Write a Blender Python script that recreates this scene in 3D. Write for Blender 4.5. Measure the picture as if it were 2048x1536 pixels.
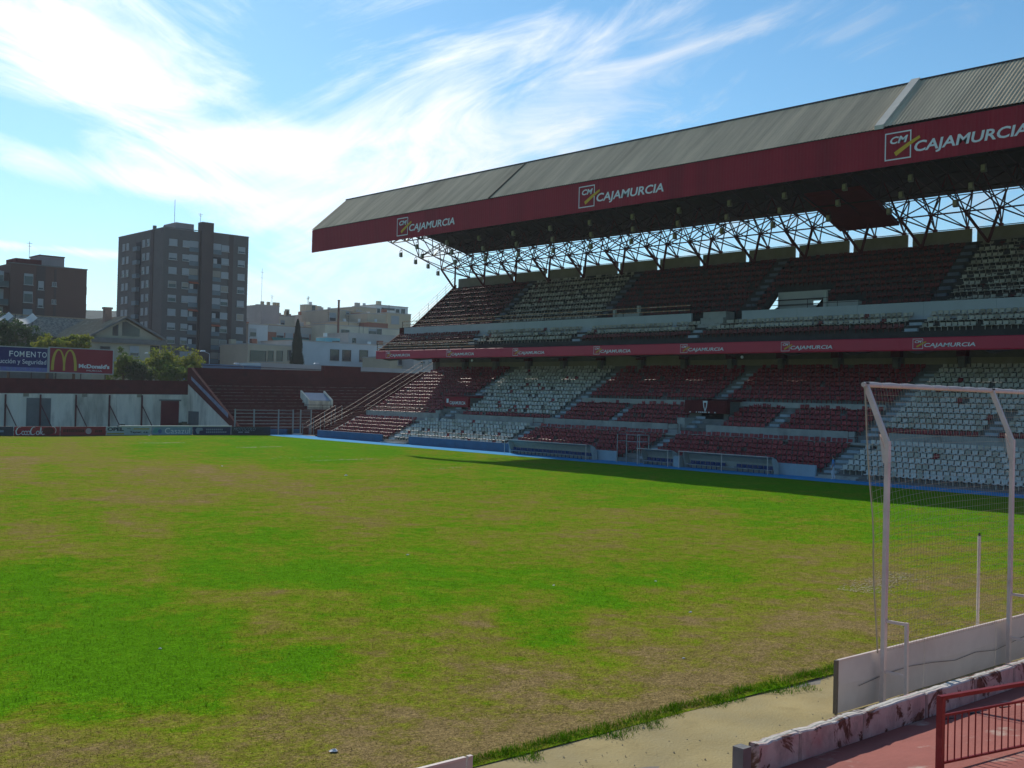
import bpy, bmesh, math, random
import numpy as np
from mathutils import Vector, Matrix
random.seed(7); rng = np.random.default_rng(7)
for o in list(bpy.data.objects): bpy.data.objects.remove(o)
scene = bpy.context.scene
COL = scene.collection
rad = math.radians

# ------------------------------------------------------------------ camera
CAM_F, CAM_H = 2249.3, 5.5                    # focal length in photo pixels (2048 wide), eye height in metres
YAW, PITCH, ROLL = rad(41.621), rad(.669), rad(1.422)
_fw = np.array([math.sin(YAW)*math.cos(PITCH), math.cos(YAW)*math.cos(PITCH), math.sin(PITCH)])
_r0 = np.array([math.cos(YAW), -math.sin(YAW), 0.0]); _u0 = np.cross(_r0, _fw)
_R = math.cos(ROLL)*_r0 + math.sin(ROLL)*_u0; _U = -math.sin(ROLL)*_r0 + math.cos(ROLL)*_u0
CAMP = np.array([0, 0, CAM_H])
cam = bpy.data.cameras.new('camera'); cam.sensor_width = 36; cam.lens = CAM_F/2048*36
cam.clip_start = .1; cam.clip_end = 30000
camo = bpy.data.objects.new('camera', cam); COL.objects.link(camo)
camo.matrix_world = Matrix(((_R[0], _U[0], -_fw[0], 0), (_R[1], _U[1], -_fw[1], 0), (_R[2], _U[2], -_fw[2], CAM_H), (0, 0, 0, 1)))
scene.camera = camo
def ray(x, y): return _fw + (x-1024)/CAM_F*_R + (768-y)/CAM_F*_U
def on(ax, v, x, y):
    d = ray(x, y); return CAMP + (v-CAMP[ax])/d[ax]*d
def gx(X, x, y): return on(0, X, x, y)       # photo pixel -> point on the plane X = const
def gy(Y, x, y): return on(1, Y, x, y)
def gz(Z, x, y): return on(2, Z, x, y)

# ------------------------------------------------------------------ light, sky, exposure
SUN_EL, SUN_AZ = rad(30.2), rad(18.6)         # azimuth from +Y towards +X
EXPOSURE = 0.0
HAZE = 0.00013
SKY_STR, SKY_SAT, SKY_TINT, CLOUD_LO, CLOUD_HI = .096, 1.18, (.78, 1.22, 1.28), .755, 1.30
sun = bpy.data.lights.new('sun', 'SUN'); sun.energy = 5.0; sun.angle = rad(.53); sun.color = (1, .93, .82)
suno = bpy.data.objects.new('sun', sun); COL.objects.link(suno)
sdir = Vector((math.sin(SUN_AZ)*math.cos(SUN_EL), math.cos(SUN_AZ)*math.cos(SUN_EL), math.sin(SUN_EL)))
suno.rotation_euler = sdir.to_track_quat('Z', 'Y').to_euler(); suno.location = (60, 60, 90)
scene.view_settings.view_transform = 'Standard'; scene.view_settings.look = 'None'
scene.view_settings.exposure = EXPOSURE; scene.view_settings.gamma = 1
world = bpy.data.worlds.new('World'); scene.world = world; world.use_nodes = True
def sky():
    nt = world.node_tree; nt.nodes.clear(); N = nt.nodes.new; L = nt.links.new
    out = N('ShaderNodeOutputWorld'); bg = N('ShaderNodeBackground'); bg.inputs[1].default_value = SKY_STR
    st = N('ShaderNodeTexSky'); st.sky_type = 'NISHITA'; st.sun_disc = False
    st.sun_elevation = SUN_EL; st.sun_rotation = SUN_AZ; st.air_density = 1.0; st.dust_density = .15; st.ozone_density = 2.5
    tc = N('ShaderNodeTexCoord'); sep = N('ShaderNodeSeparateXYZ'); L(tc.outputs['Generated'], sep.inputs[0])
    def m(op, a, b=None, c=None, clamp=False):
        n = N('ShaderNodeMath'); n.operation = op; n.use_clamp = clamp
        for i, v in enumerate((a, b, c)):
            if v is None: continue
            if isinstance(v, (int, float)): n.inputs[i].default_value = v
            else: L(v, n.inputs[i])
        return n.outputs[0]
    X, Y, Z = sep.outputs
    az = m('ARCTAN2', X, Y); el = m('ARCSINE', Z)
    cae = N('ShaderNodeCombineXYZ'); L(az, cae.inputs[0]); L(el, cae.inputs[1]); AE = cae.outputs[0]
    zz = m('MAXIMUM', m('ADD', Z, .12), .03)
    u = m('DIVIDE', X, zz); v = m('DIVIDE', Y, zz)
    def noise(ang, su, sv, det, rough, dist, off):
        c, s = math.cos(rad(ang)), math.sin(rad(ang))
        a = m('MULTIPLY', m('ADD', m('MULTIPLY', u, c), m('MULTIPLY', v, s)), su)
        b = m('MULTIPLY', m('SUBTRACT', m('MULTIPLY', v, c), m('MULTIPLY', u, s)), sv)
        cb = N('ShaderNodeCombineXYZ'); L(a, cb.inputs[0]); L(b, cb.inputs[1]); cb.inputs[2].default_value = off
        n = N('ShaderNodeTexNoise'); L(cb.outputs[0], n.inputs['Vector']); n.inputs['Scale'].default_value = 1
        n.inputs['Detail'].default_value = det; n.inputs['Roughness'].default_value = rough; n.inputs['Distortion'].default_value = dist
        return n.outputs['Fac']
    def feather(ang, along, across, det, rough, dist, off):       # combed streaks, sloping by ang in azimuth / elevation
        c, s = math.cos(rad(ang)), math.sin(rad(ang))
        a = m('MULTIPLY', m('ADD', m('MULTIPLY', az, c), m('MULTIPLY', el, s)), along); b = m('MULTIPLY', m('SUBTRACT', m('MULTIPLY', el, c), m('MULTIPLY', az, s)), across)
        cb = N('ShaderNodeCombineXYZ'); L(a, cb.inputs[0]); L(b, cb.inputs[1]); cb.inputs[2].default_value = off
        n = N('ShaderNodeTexNoise'); L(cb.outputs[0], n.inputs['Vector']); n.inputs['Scale'].default_value = 1
        n.inputs['Detail'].default_value = det; n.inputs['Roughness'].default_value = rough; n.inputs['Distortion'].default_value = dist
        return n.outputs['Fac']
    big = noise(-20, .50, .8, 3, .55, .8, 3.1)
    fa = feather(22, 5, 17, 10, .62, 1.3, 2.2); fb = feather(-22, 5, 15, 10, .62, 1.5, 9.4); soft = feather(5, 3.5, 7, 5, .55, .8, 4.4)
    mk = N('ShaderNodeMapRange'); mk.interpolation_type = 'SMOOTHSTEP'; L(az, mk.inputs[0]); mk.inputs[1].default_value = .42; mk.inputs[2].default_value = .62
    fm = N('ShaderNodeMix'); L(mk.outputs[0], fm.inputs[0]); L(fb, fm.inputs[2]); L(fa, fm.inputs[3])
    dens = m('ADD', m('ADD', m('MULTIPLY', big, .30), m('MULTIPLY', fm.outputs[0], 1.05)), m('MULTIPLY', soft, .34))
    # banks of cirrus seen that day: (pixel centre, half sizes in px, slope, weight) -> azimuth / elevation
    banks = [(180,60,320,110,16,.15),(330,200,300,60,24,.14),(40,160,120,80,10,.10),(830,190,230,62,-26,.20),(1050,100,200,36,-22,.14),(1150,250,200,60,-20,.10),(680,290,330,44,-8,.19),
             (980,310,240,60,-10,.16),(1340,105,190,34,-18,.17),(220,350,330,30,9,.22),(470,386,170,17,3,.15),(590,330,230,40,14,.18),
             (60,495,230,9,3,.20),(200,506,170,7,2,.16),(640,560,260,130,0,.17),(800,440,200,60,-10,.13),
             (560,160,60,60,-25,-.22),(430,228,65,20,0,-.18),(100,262,190,24,18,-.2),(140,440,260,34,2,-.24),(1800,60,420,160,0,-.06),(1750,90,200,60,-12,.09),
             (1270,260,200,60,-12,-.12),(780,297,90,12,-12,-.12),(1000,25,330,36,-5,-.16)]
    for bx, by, rx, ry, an, w in banks:
        d = ray(bx, by); d = d/np.linalg.norm(d); a0 = math.atan2(d[0], d[1]); e0 = math.asin(d[2])
        c, s = math.cos(rad(-an)), math.sin(rad(-an)); kx, ky = CAM_F/(rx*1.25), CAM_F/(ry*1.25); ce = math.cos(e0)
        # rotated, scaled distance from the bank's centre, as two dot products
        v1 = N('ShaderNodeVectorMath'); v1.operation = 'SUBTRACT'; L(AE, v1.inputs[0]); v1.inputs[1].default_value = (a0, e0, 0)
        d1 = N('ShaderNodeVectorMath'); d1.operation = 'DOT_PRODUCT'; L(v1.outputs[0], d1.inputs[0]); d1.inputs[1].default_value = (ce*c*kx, s*kx, 0)
        d2 = N('ShaderNodeVectorMath'); d2.operation = 'DOT_PRODUCT'; L(v1.outputs[0], d2.inputs[0]); d2.inputs[1].default_value = (-ce*s*ky, c*ky, 0)
        p, q = d1.outputs['Value'], d2.outputs['Value']
        g = m('POWER', 2.718, m('MULTIPLY_ADD', p, m('MULTIPLY', p, -1.0), m('MULTIPLY', q, m('MULTIPLY', q, -1.0))))
        dens = m('MULTIPLY_ADD', g, w, dens)
    mr = N('ShaderNodeMapRange'); mr.interpolation_type = 'SMOOTHSTEP'; L(dens, mr.inputs[0])
    mr.inputs[1].default_value = CLOUD_LO; mr.inputs[2].default_value = CLOUD_HI
    hz = N('ShaderNodeMapRange'); L(Z, hz.inputs[0]); hz.inputs[1].default_value = -.03; hz.inputs[2].default_value = .02
    veil = m('MULTIPLY', m('POWER', 2.718, m('MULTIPLY', m('MAXIMUM', Z, 0.0), -13.0)), .40)     # pale haze near the horizon
    fac = m('MAXIMUM', m('MULTIPLY', m('MULTIPLY', mr.outputs[0], .95), hz.outputs[0], clamp=True), veil)
    # cirrus scatters forward: brighter towards the sun
    dp = N('ShaderNodeVectorMath'); dp.operation = 'DOT_PRODUCT'; L(tc.outputs['Generated'], dp.inputs[0]); dp.inputs[1].default_value = sdir
    fs = m('POWER', m('MAXIMUM', dp.outputs['Value'], 0.0), 3.0)
    lum = m('MULTIPLY_ADD', fs, 12.5, 2.6)
    cc = N('ShaderNodeCombineColor'); L(lum, cc.inputs[0]); L(m('MULTIPLY', lum, 1.01), cc.inputs[1]); L(m('MULTIPLY', lum, 1.03), cc.inputs[2])
    hs = N('ShaderNodeHueSaturation'); hs.inputs['Saturation'].default_value = SKY_SAT; L(st.outputs[0], hs.inputs['Color'])
    tn = N('ShaderNodeMix'); tn.data_type = 'RGBA'; tn.blend_type = 'MULTIPLY'; tn.inputs[0].default_value = 1; L(hs.outputs[0], tn.inputs[6]); tn.inputs[7].default_value = (*SKY_TINT, 1)
    mx = N('ShaderNodeMix'); mx.data_type = 'RGBA'; L(fac, mx.inputs[0]); L(tn.outputs[2], mx.inputs[6]); L(cc.outputs[0], mx.inputs[7])
    L(mx.outputs[2], bg.inputs[0]); L(bg.outputs[0], out.inputs[0])
    world.cycles.sampling_method = 'MANUAL'; world.cycles.sample_map_resolution = 512
sky()
cy = scene.cycles
cy.max_bounces = 6; cy.diffuse_bounces = 2; cy.glossy_bounces = 2; cy.transmission_bounces = 3; cy.transparent_max_bounces = 6
cy.sample_clamp_indirect = 6

# ------------------------------------------------------------------ materials
MATS = {}
def mat(name, col, rough=.8, var=.18, scale=1.5, bump=0.0, bscale=30, metal=0.0, spec=.3, col2=None, c2=(.55, .7), c2scale=.8, emit=None, stretch=(1, 1, 1), transl=0.0):
    if name in MATS: return MATS[name]
    m_ = bpy.data.materials.new(name); m_.use_nodes = True; nt = m_.node_tree; N = nt.nodes.new; L = nt.links.new
    p = nt.nodes['Principled BSDF']; p.inputs['Roughness'].default_value = rough; p.inputs['Metallic'].default_value = metal
    p.inputs['Specular IOR Level'].default_value = spec
    tc = N('ShaderNodeNewGeometry'); mp = N('ShaderNodeMapping'); L(tc.outputs['Position'], mp.inputs['Vector']); mp.inputs['Scale'].default_value = stretch
    n1 = N('ShaderNodeTexNoise'); L(mp.outputs[0], n1.inputs['Vector']); n1.inputs['Scale'].default_value = scale
    n1.inputs['Detail'].default_value = 6; n1.inputs['Roughness'].default_value = .65
    mr = N('ShaderNodeMapRange'); L(n1.outputs['Fac'], mr.inputs[0]); mr.inputs[1].default_value = .3; mr.inputs[2].default_value = .7
    mr.inputs[3].default_value = 1-var; mr.inputs[4].default_value = 1+var
    base = None
    if col2 is not None:
        n2 = N('ShaderNodeTexNoise'); L(mp.outputs[0], n2.inputs['Vector']); n2.inputs['Scale'].default_value = c2scale
        n2.inputs['Detail'].default_value = 8; n2.inputs['Roughness'].default_value = .6
        r2 = N('ShaderNodeMapRange'); L(n2.outputs['Fac'], r2.inputs[0]); r2.inputs[1].default_value = c2[0]; r2.inputs[2].default_value = c2[1]
        mx = N('ShaderNodeMix'); mx.data_type = 'RGBA'; L(r2.outputs[0], mx.inputs[0]); mx.inputs[6].default_value = (*col, 1); mx.inputs[7].default_value = (*col2, 1)
        base = mx.outputs[2]
    vm = N('ShaderNodeVectorMath'); vm.operation = 'SCALE'
    if base is None: vm.inputs[0].default_value = col
    else: L(base, vm.inputs[0])
    L(mr.outputs[0], vm.inputs['Scale']); L(vm.outputs[0], p.inputs['Base Color'])
    if bump > 0:
        n3 = N('ShaderNodeTexNoise'); L(mp.outputs[0], n3.inputs['Vector']); n3.inputs['Scale'].default_value = bscale; n3.inputs['Detail'].default_value = 4
        b = N('ShaderNodeBump'); b.inputs['Strength'].default_value = bump; b.inputs['Distance'].default_value = .03; L(n3.outputs['Fac'], b.inputs['Height']); L(b.outputs[0], p.inputs['Normal'])
    if transl > 0:
        tr = N('ShaderNodeBsdfTranslucent'); L(vm.outputs[0], tr.inputs[0]); ms = N('ShaderNodeMixShader'); ms.inputs[0].default_value = transl
        L(p.outputs[0], ms.inputs[1]); L(tr.outputs[0], ms.inputs[2]); L(ms.outputs[0], nt.nodes['Material Output'].inputs[0])
    MATS[name] = m_; return m_
CONC = mat('concrete', (.20, .20, .195), .9, .22, 1.2, .3, 18, col2=(.12, .118, .115), c2=(.45, .7))
UCONC = mat('upper_concrete_shaded', (.060, .058, .054), .95, .25, 1.2, .2, 15, spec=.1)  # upper-tier concrete and aisles: shade under the roof put into the colour
UAISLE = mat('upper_aisle_shaded', (.12, .14, .17), .9, .2, 1.2)
CONCD = mat('concrete_dark', (.17, .165, .155), .92, .2, 1.0, .2, 15)
CONCL = mat('concrete_pale', (.36, .36, .345), .9, .18, .9, .2, 15, col2=(.24, .235, .225))
AISLE = mat('aisle_paint', (.36, .42, .47), .85, .2, 1.4, .2, 20)
WHITEW = mat('whitewash', (.78, .71, .60), .9, .15, .8, .25, 12, col2=(.34, .30, .24), c2=(.47, .72), c2scale=.7, stretch=(1, 1, .25))
CREAM = mat('cream_panel', (.30, .27, .20), .85, .12, .8, .1, 10)
REDP = mat('red_paint', (.30, .010, .024), .6, .13, .5, .05, 10, spec=.25, col2=(.22, .012, .022), c2=(.5, .75), c2scale=.35, stretch=(1, 1, .15))
REDBAND = mat('band_red', (.50, .014, .05), .42, .07, .3, 0, spec=.45)
MAROON = mat('maroon_paint', (.115, .020, .022), .85, .22, .9, .2, 10, col2=(.075, .018, .02), spec=.1)
MAROOND = mat('maroon_steel', (.10, .016, .018), .6, .15, 2, 0)
STEEL = mat('dark_steel', (.05, .035, .035), .55, .15, 2, 0, metal=.2)
GREYST = mat('galvanised_steel', (.34, .37, .38), .5, .12, 3, 0, metal=.35)
RAILO = mat('worn_rail_paint', (.50, .27, .15), .6, .15, 3, 0, col2=(.58, .50, .42), c2=(.5, .6), c2scale=3)
ROOFM = mat('roof_sheet', (.56, .455, .31), .85, .2, .5, 0, spec=.1, col2=(.38, .31, .215), c2=(.42, .72), c2scale=.9, stretch=(.12, 1, .12))
SHADEM = mat('roof_underside_shade', (.035, .033, .032), .9, .1, .5, 0)  # near-black: the shade under the roof is painted on added sheets
WSEAT = mat('seat_white', (.56, .545, .51), .6, .16, 1.4, 0, spec=.35)
WSEAT2 = mat('seat_white_aged', (.42, .40, .34), .6, .18, 1.4, 0, spec=.4)
UWSEAT = mat('seat_white_dusty_shade', (.47, .44, .37), .7, .16, 1.4, 0, spec=.15)  # upper-tier seats: aged tone, darkened further for the roof's shade
UWSEAT2 = mat('seat_white_brown_shade', (.33, .30, .24), .7, .16, .9, 0, spec=.15)
URSEAT = mat('seat_red_dusty_shade', (.17, .045, .043), .65, .12, .9, 0, spec=.25)
URSEAT2 = mat('seat_red_brown_shade', (.17, .07, .06), .7, .12, .9, 0, spec=.2)
RSEAT = mat('seat_red', (.235, .016, .023), .5, .2, 1.4, 0, spec=.4)
RSEAT2 = mat('seat_red_faded', (.32, .03, .036), .55, .1, .9, 0, spec=.45)
BLUE = mat('track_blue', (.045, .29, .58), .95, .14, .9, .1, 25, spec=.05)
BLUEW = mat('wall_blue', (.045, .13, .23), .75, .15, .8, .1, 20)
BSEAT = mat('bench_blue', (.015, .05, .19), .45, .1, 2, 0)
LETTER = mat('letter_white', (.72, .74, .76), .6, .05, 1, 0)
YELLOW = mat('letter_yellow', (.62, .38, .03), .6, .05, 1, 0)
GLASS = mat('window_glass', (.03, .04, .05), .12, .1, 1, 0, spec=.6)
PLEX = mat('dugout_plastic', (.42, .44, .43), .35, .12, 2, 0)
BLACK = mat('black_plastic', (.02, .02, .02), .5, .1, 2, 0)
WPOST = mat('post_white', (.64, .54, .49), .55, .1, 2.5, 0, col2=(.54, .40, .36), c2=(.55, .8), c2scale=2, spec=.4)

# ------------------------------------------------------------------ mesh helpers
class MB:
    def __init__(s): s.v = []; s.f = []; s.mi = []
    def add(s, vs, fs, mi=0):
        b = len(s.v); s.v += [tuple(map(float, q)) for q in vs]; s.f += [tuple(b+i for i in f) for f in fs]; s.mi += [mi]*len(fs); return s
    def box(s, x0, x1, y0, y1, z0, z1, mi=0):
        return s.add([(x0,y0,z0),(x1,y0,z0),(x1,y1,z0),(x0,y1,z0),(x0,y0,z1),(x1,y0,z1),(x1,y1,z1),(x0,y1,z1)],
                     [(0,3,2,1),(4,5,6,7),(0,1,5,4),(1,2,6,5),(2,3,7,6),(3,0,4,7)], mi)
    def tube(s, a, b, r, n=6, r2=None, mi=0):
        a = Vector(a); b = Vector(b); d = (b-a)
        if d.length < 1e-6: return s
        d.normalize(); t = Vector((0, 0, 1)) if abs(d.z) < .9 else Vector((1, 0, 0)); p = d.cross(t).normalized(); q = d.cross(p); r2 = r if r2 is None else r2
        vs = [a+(p*math.cos(2*math.pi*i/n)+q*math.sin(2*math.pi*i/n))*r for i in range(n)]+[b+(p*math.cos(2*math.pi*i/n)+q*math.sin(2*math.pi*i/n))*r2 for i in range(n)]
        fs = [(i, (i+1) % n, n+(i+1) % n, n+i) for i in range(n)]+[tuple(range(n))[::-1], tuple(range(n, 2*n))]
        return s.add(vs, fs, mi)
    def bar(s, a, b, w, h, mi=0):                 # square section bar
        a = Vector(a); b = Vector(b); d = (b-a).normalized(); t = Vector((0, 0, 1)) if abs(d.z) < .95 else Vector((1, 0, 0))
        p = d.cross(t).normalized()*w/2; q = p.cross(d).normalized()*h/2
        vs = [a-p-q, a+p-q, a+p+q, a-p+q, b-p-q, b+p-q, b+p+q, b-p+q]
        return s.add(vs, [(0,1,2,3),(4,7,6,5),(0,4,5,1),(1,5,6,2),(2,6,7,3),(3,7,4,0)], mi)
    def path(s, pts, r, n=5):
        for a, b in zip(pts[:-1], pts[1:]): s.tube(a, b, r, n)
        return s
    def prism_y(s, prof, y0, y1, mi=0):           # closed profile in (x,z), extruded along Y
        n = len(prof); vs = [(x, y0, z) for x, z in prof]+[(x, y1, z) for x, z in prof]
        fs = [(i, n+i, n+(i+1) % n, (i+1) % n) for i in range(n)]+[tuple(range(n)), tuple(range(2*n-1, n-1, -1))]
        return s.add(vs, fs, mi)
    def prism_x(s, prof, x0, x1, mi=0):           # closed profile in (y,z), extruded along X
        n = len(prof); vs = [(x0, y, z) for y, z in prof]+[(x1, y, z) for y, z in prof]
        fs = [(i, (i+1) % n, n+(i+1) % n, n+i) for i in range(n)]+[tuple(range(n))[::-1], tuple(range(n, 2*n))]
        return s.add(vs, fs, mi)
    def mesh(s, name, mats):
        me = bpy.data.meshes.new(name); me.from_pydata(s.v, [], s.f)
        for m_ in (mats if isinstance(mats, (list, tuple)) else [mats]): me.materials.append(m_)
        if any(s.mi): me.polygons.foreach_set('material_index', s.mi)
        me.validate(); me.update(); fixn(me); return me
    def build(s, name, mats, parent=None, **kw): return link(name, s.mesh(name, mats), parent, **kw)
def fixn(me):
    if len(me.polygons) > 60000: return
    bm = bmesh.new(); bm.from_mesh(me); bmesh.ops.recalc_face_normals(bm, faces=bm.faces); bm.to_mesh(me); bm.free()
def setp(o, label=None, cat=None, group=None, kind=None):
    if label: o['label'] = label
    if cat: o['category'] = cat
    if group: o['group'] = group
    if kind: o['kind'] = kind
    return o
def link(name, data, parent=None, loc=None, label=None, cat=None, group=None, kind=None, rotz=0.0):
    o = bpy.data.objects.new(name, data); COL.objects.link(o)
    if loc is not None: o.location = loc
    if rotz: o.rotation_euler = (0, 0, rotz)
    if parent is not None:
        o.parent = parent; o.matrix_parent_inverse = WM[parent.name].inverted()
    WM[o.name] = Matrix.Translation(Vector(loc) if loc is not None else Vector((0, 0, 0))) @ Matrix.Rotation(rotz, 4, 'Z')
    return setp(o, label, cat, group, kind)
WM = {}
def thing(name, label, cat, loc, group=None): return link(name, None, None, loc, label, cat, group)
_txt = {}
def text_data(s, bold=.0, shear=0.0):
    k = (s, bold, shear)
    if k not in _txt:
        c = bpy.data.curves.new('t', 'FONT'); c.body = s; c.size = 1; c.offset = bold; c.shear = shear; c.resolution_u = 3; c.extrude = 0
        o = bpy.data.objects.new('t', c); COL.objects.link(o); bpy.context.view_layer.update()
        me = bpy.data.meshes.new_from_object(o.evaluated_get(bpy.context.evaluated_depsgraph_get()))
        v = np.array([tuple(q.co) for q in me.vertices]); f = [tuple(p.vertices) for p in me.polygons]
        bpy.data.objects.remove(o); bpy.data.curves.remove(c); bpy.data.meshes.remove(me)
        v[:, 0] -= v[:, 0].min(); v[:, 1] -= v[:, 1].min(); _txt[k] = (v, f)
    return _txt[k]
def text_on(mb, s, org, ex, ey, W, Ht, bold=.0, shear=0.0, lift=None, mi=0):
    """letters of s fitted into W x Ht at org, along unit vectors ex, ey"""
    v, f = text_data(s, bold, shear); org = np.array(org, float); ex = np.array(ex, float); ey = np.array(ey, float)
    n = np.cross(ex, ey); a = v[:, 0]/v[:, 0].max()*W; b = v[:, 1]/v[:, 1].max()*Ht
    P = org+np.outer(a, ex)+np.outer(b, ey)+n*(lift or 0)
    return mb.add(P.tolist(), f, mi)
def poly_on(mb, pts, org, ex, ey, lift=0.0, mi=0):
    org = np.array(org, float); ex = np.array(ex, float); ey = np.array(ey, float); n = np.cross(ex, ey)
    return mb.add([(org+a*ex+b*ey+n*lift).tolist() for a, b in pts], [tuple(range(len(pts)))], mi)
def stroke_on(mb, pts, w, org, ex, ey, lift=0.0, mi=0):
    """flat brush stroke along a polyline; w may be a list of widths"""
    pts = [np.array(p, float) for p in pts]; L, Rr = [], []
    for i, p in enumerate(pts):
        d = pts[min(i+1, len(pts)-1)]-pts[max(i-1, 0)]; d = d/(np.linalg.norm(d)+1e-9); nn = np.array((-d[1], d[0])); ww = w[i] if isinstance(w, (list, tuple)) else w
        L.append(p+nn*ww/2); Rr.append(p-nn*ww/2)
    org = np.array(org, float); ex = np.array(ex, float); ey = np.array(ey, float); n = np.cross(ex, ey)
    T = lambda q: (org+q[0]*ex+q[1]*ey+n*lift).tolist()
    k = len(pts); return mb.add([T(q) for q in L]+[T(q) for q in Rr], [(i, k+i, k+i+1, i+1) for i in range(k-1)], mi)
ORD = ['nearest', 'second', 'third', 'fourth', 'fifth', 'sixth', 'seventh', 'eighth', 'ninth', 'tenth', 'eleventh', 'twelfth', 'thirteenth', 'fourteenth', 'fifteenth', 'sixteenth', 'seventeenth', 'eighteenth']
# ================================================================== GROUND
XS = 74.0                                     # front wall of the grandstand
def sheet(name, x0, x1, y0, y1, z, m_, **kw):
    return MB().add([(x0,y0,z),(x1,y0,z),(x1,y1,z),(x0,y1,z)], [(0,1,2,3)]).build(name, m_, None, **kw)
CITY = mat('city_ground', (.20, .18, .15), .95, .2, .05, 0)
sheet('ground', -9000, 9000, -9000, 14000, -.03, CITY, kind='structure')
# turf: how green each spot is, read off the photograph and stored as a map on the ground
_cp = {890:[(50,.55),(200,.5),(350,.75),(500,.85),(620,.9)], 905:[(30,.3),(150,.3),(300,.7),(450,.8),(650,.9),(760,.9)],
 930:[(50,.2),(200,.3),(350,.35),(450,.5),(560,.75),(650,.85),(760,.6),(900,.75),(1000,.7)], 945:[(100,.55),(200,.5),(300,.2),(420,.15),(500,.3),(600,.55),(640,.35),(760,.45),(900,.5)],
 960:[(50,.25),(250,.3),(450,.15),(560,.25),(700,.5),(800,.5),(900,.65),(1050,.7),(1200,.85),(1400,.9)], 978:[(50,.6),(150,.5),(250,.35),(350,.3),(420,.5),(600,.2),(750,.4),(900,.55),(1100,.6),(1300,.8),(1600,.9)],
 1005:[(40,.6),(240,.3),(400,.4),(500,.55),(620,.3),(800,.4),(1000,.5),(1200,.55),(1500,.8),(1800,.85)], 1035:[(60,.55),(250,.35),(420,.6),(560,.55),(700,.4),(850,.5),(1000,.45),(1200,.4),(1400,.55),(1600,.75),(1900,.85)],
 1070:[(60,.3),(200,.6),(300,.35),(400,.75),(550,.75),(700,.4),(850,.55),(1000,.5),(1200,.35),(1400,.45),(1600,.6),(1750,.75),(1950,.7)],
 1110:[(60,.5),(160,.35),(300,.4),(430,.8),(600,.8),(750,.6),(900,.6),(1100,.55),(1300,.5),(1500,.5),(1700,.45),(1900,.5)],
 1135:[(100,.8),(250,.6),(400,.9),(600,.9),(800,.75),(1000,.65),(1200,.6),(1400,.6),(1600,.4),(1850,.35)],
 1168:[(50,.9),(200,.55),(300,.4),(450,.85),(650,.9),(850,.85),(1000,.8),(1150,.7),(1300,.8),(1450,.65),(1600,.4),(1800,.25)],
 1200:[(100,.95),(300,.85),(420,.3),(520,.4),(650,.6),(750,.85),(900,.85),(1050,.6),(1200,.95),(1350,.5),(1500,.5),(1700,.25),(1950,.25)],
 1250:[(50,.85),(200,.95),(350,.95),(450,.9),(540,.45),(650,.7),(800,.8),(950,.35),(1050,.75),(1110,.8),(1200,.35),(1400,.3),(1600,.2)],
 1280:[(1060,.95),(1120,.95),(1000,.35),(1200,.2),(850,.5),(700,.5),(560,.6),(400,1.),(250,1.)],
 1330:[(50,.95),(200,1.),(350,1.),(450,1.),(600,.9),(655,.8),(750,.3),(900,.3),(1100,.3),(1300,.15),(1500,.05),(1650,.05)],
 1385:[(50,.8),(200,.9),(300,1.),(380,1.),(450,.65),(550,.4),(700,.3),(900,.25),(1100,.2),(1300,.0),(1450,.0)],
 1412:[(0,.85),(100,.4),(250,.75),(400,.85),(500,.3),(650,.25)], 1455:[(60,.3),(300,.35),(500,.25),(700,.12),(900,.08),(1100,.02),(1200,.0)], 1505:[(100,.2),(300,.2),(500,.15),(700,.05),(900,.02)]}
_P = []
for yy, lst in _cp.items():
    for xx, vv in lst:
        q = gz(0, xx, yy); _P.append((q[0], q[1], vv))
_P = np.array(_P)
def _feat(X, Y):
    r = np.hypot(X, Y)+1e-6; return np.arctan2(X, Y)*2249, 2249*5.5/r*2.6
_pf = _feat(_P[:, 0], _P[:, 1])
def greenness(X, Y):
    a, b = _feat(X, Y); out = np.empty(len(X))
    for i in range(0, len(X), 4000):
        d2 = (a[i:i+4000, None]-_pf[0])**2+(b[i:i+4000, None]-_pf[1])**2+60
        w = d2**-1.6; out[i:i+4000] = (w*_P[:, 2]).sum(1)/w.sum(1)
    return out
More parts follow.
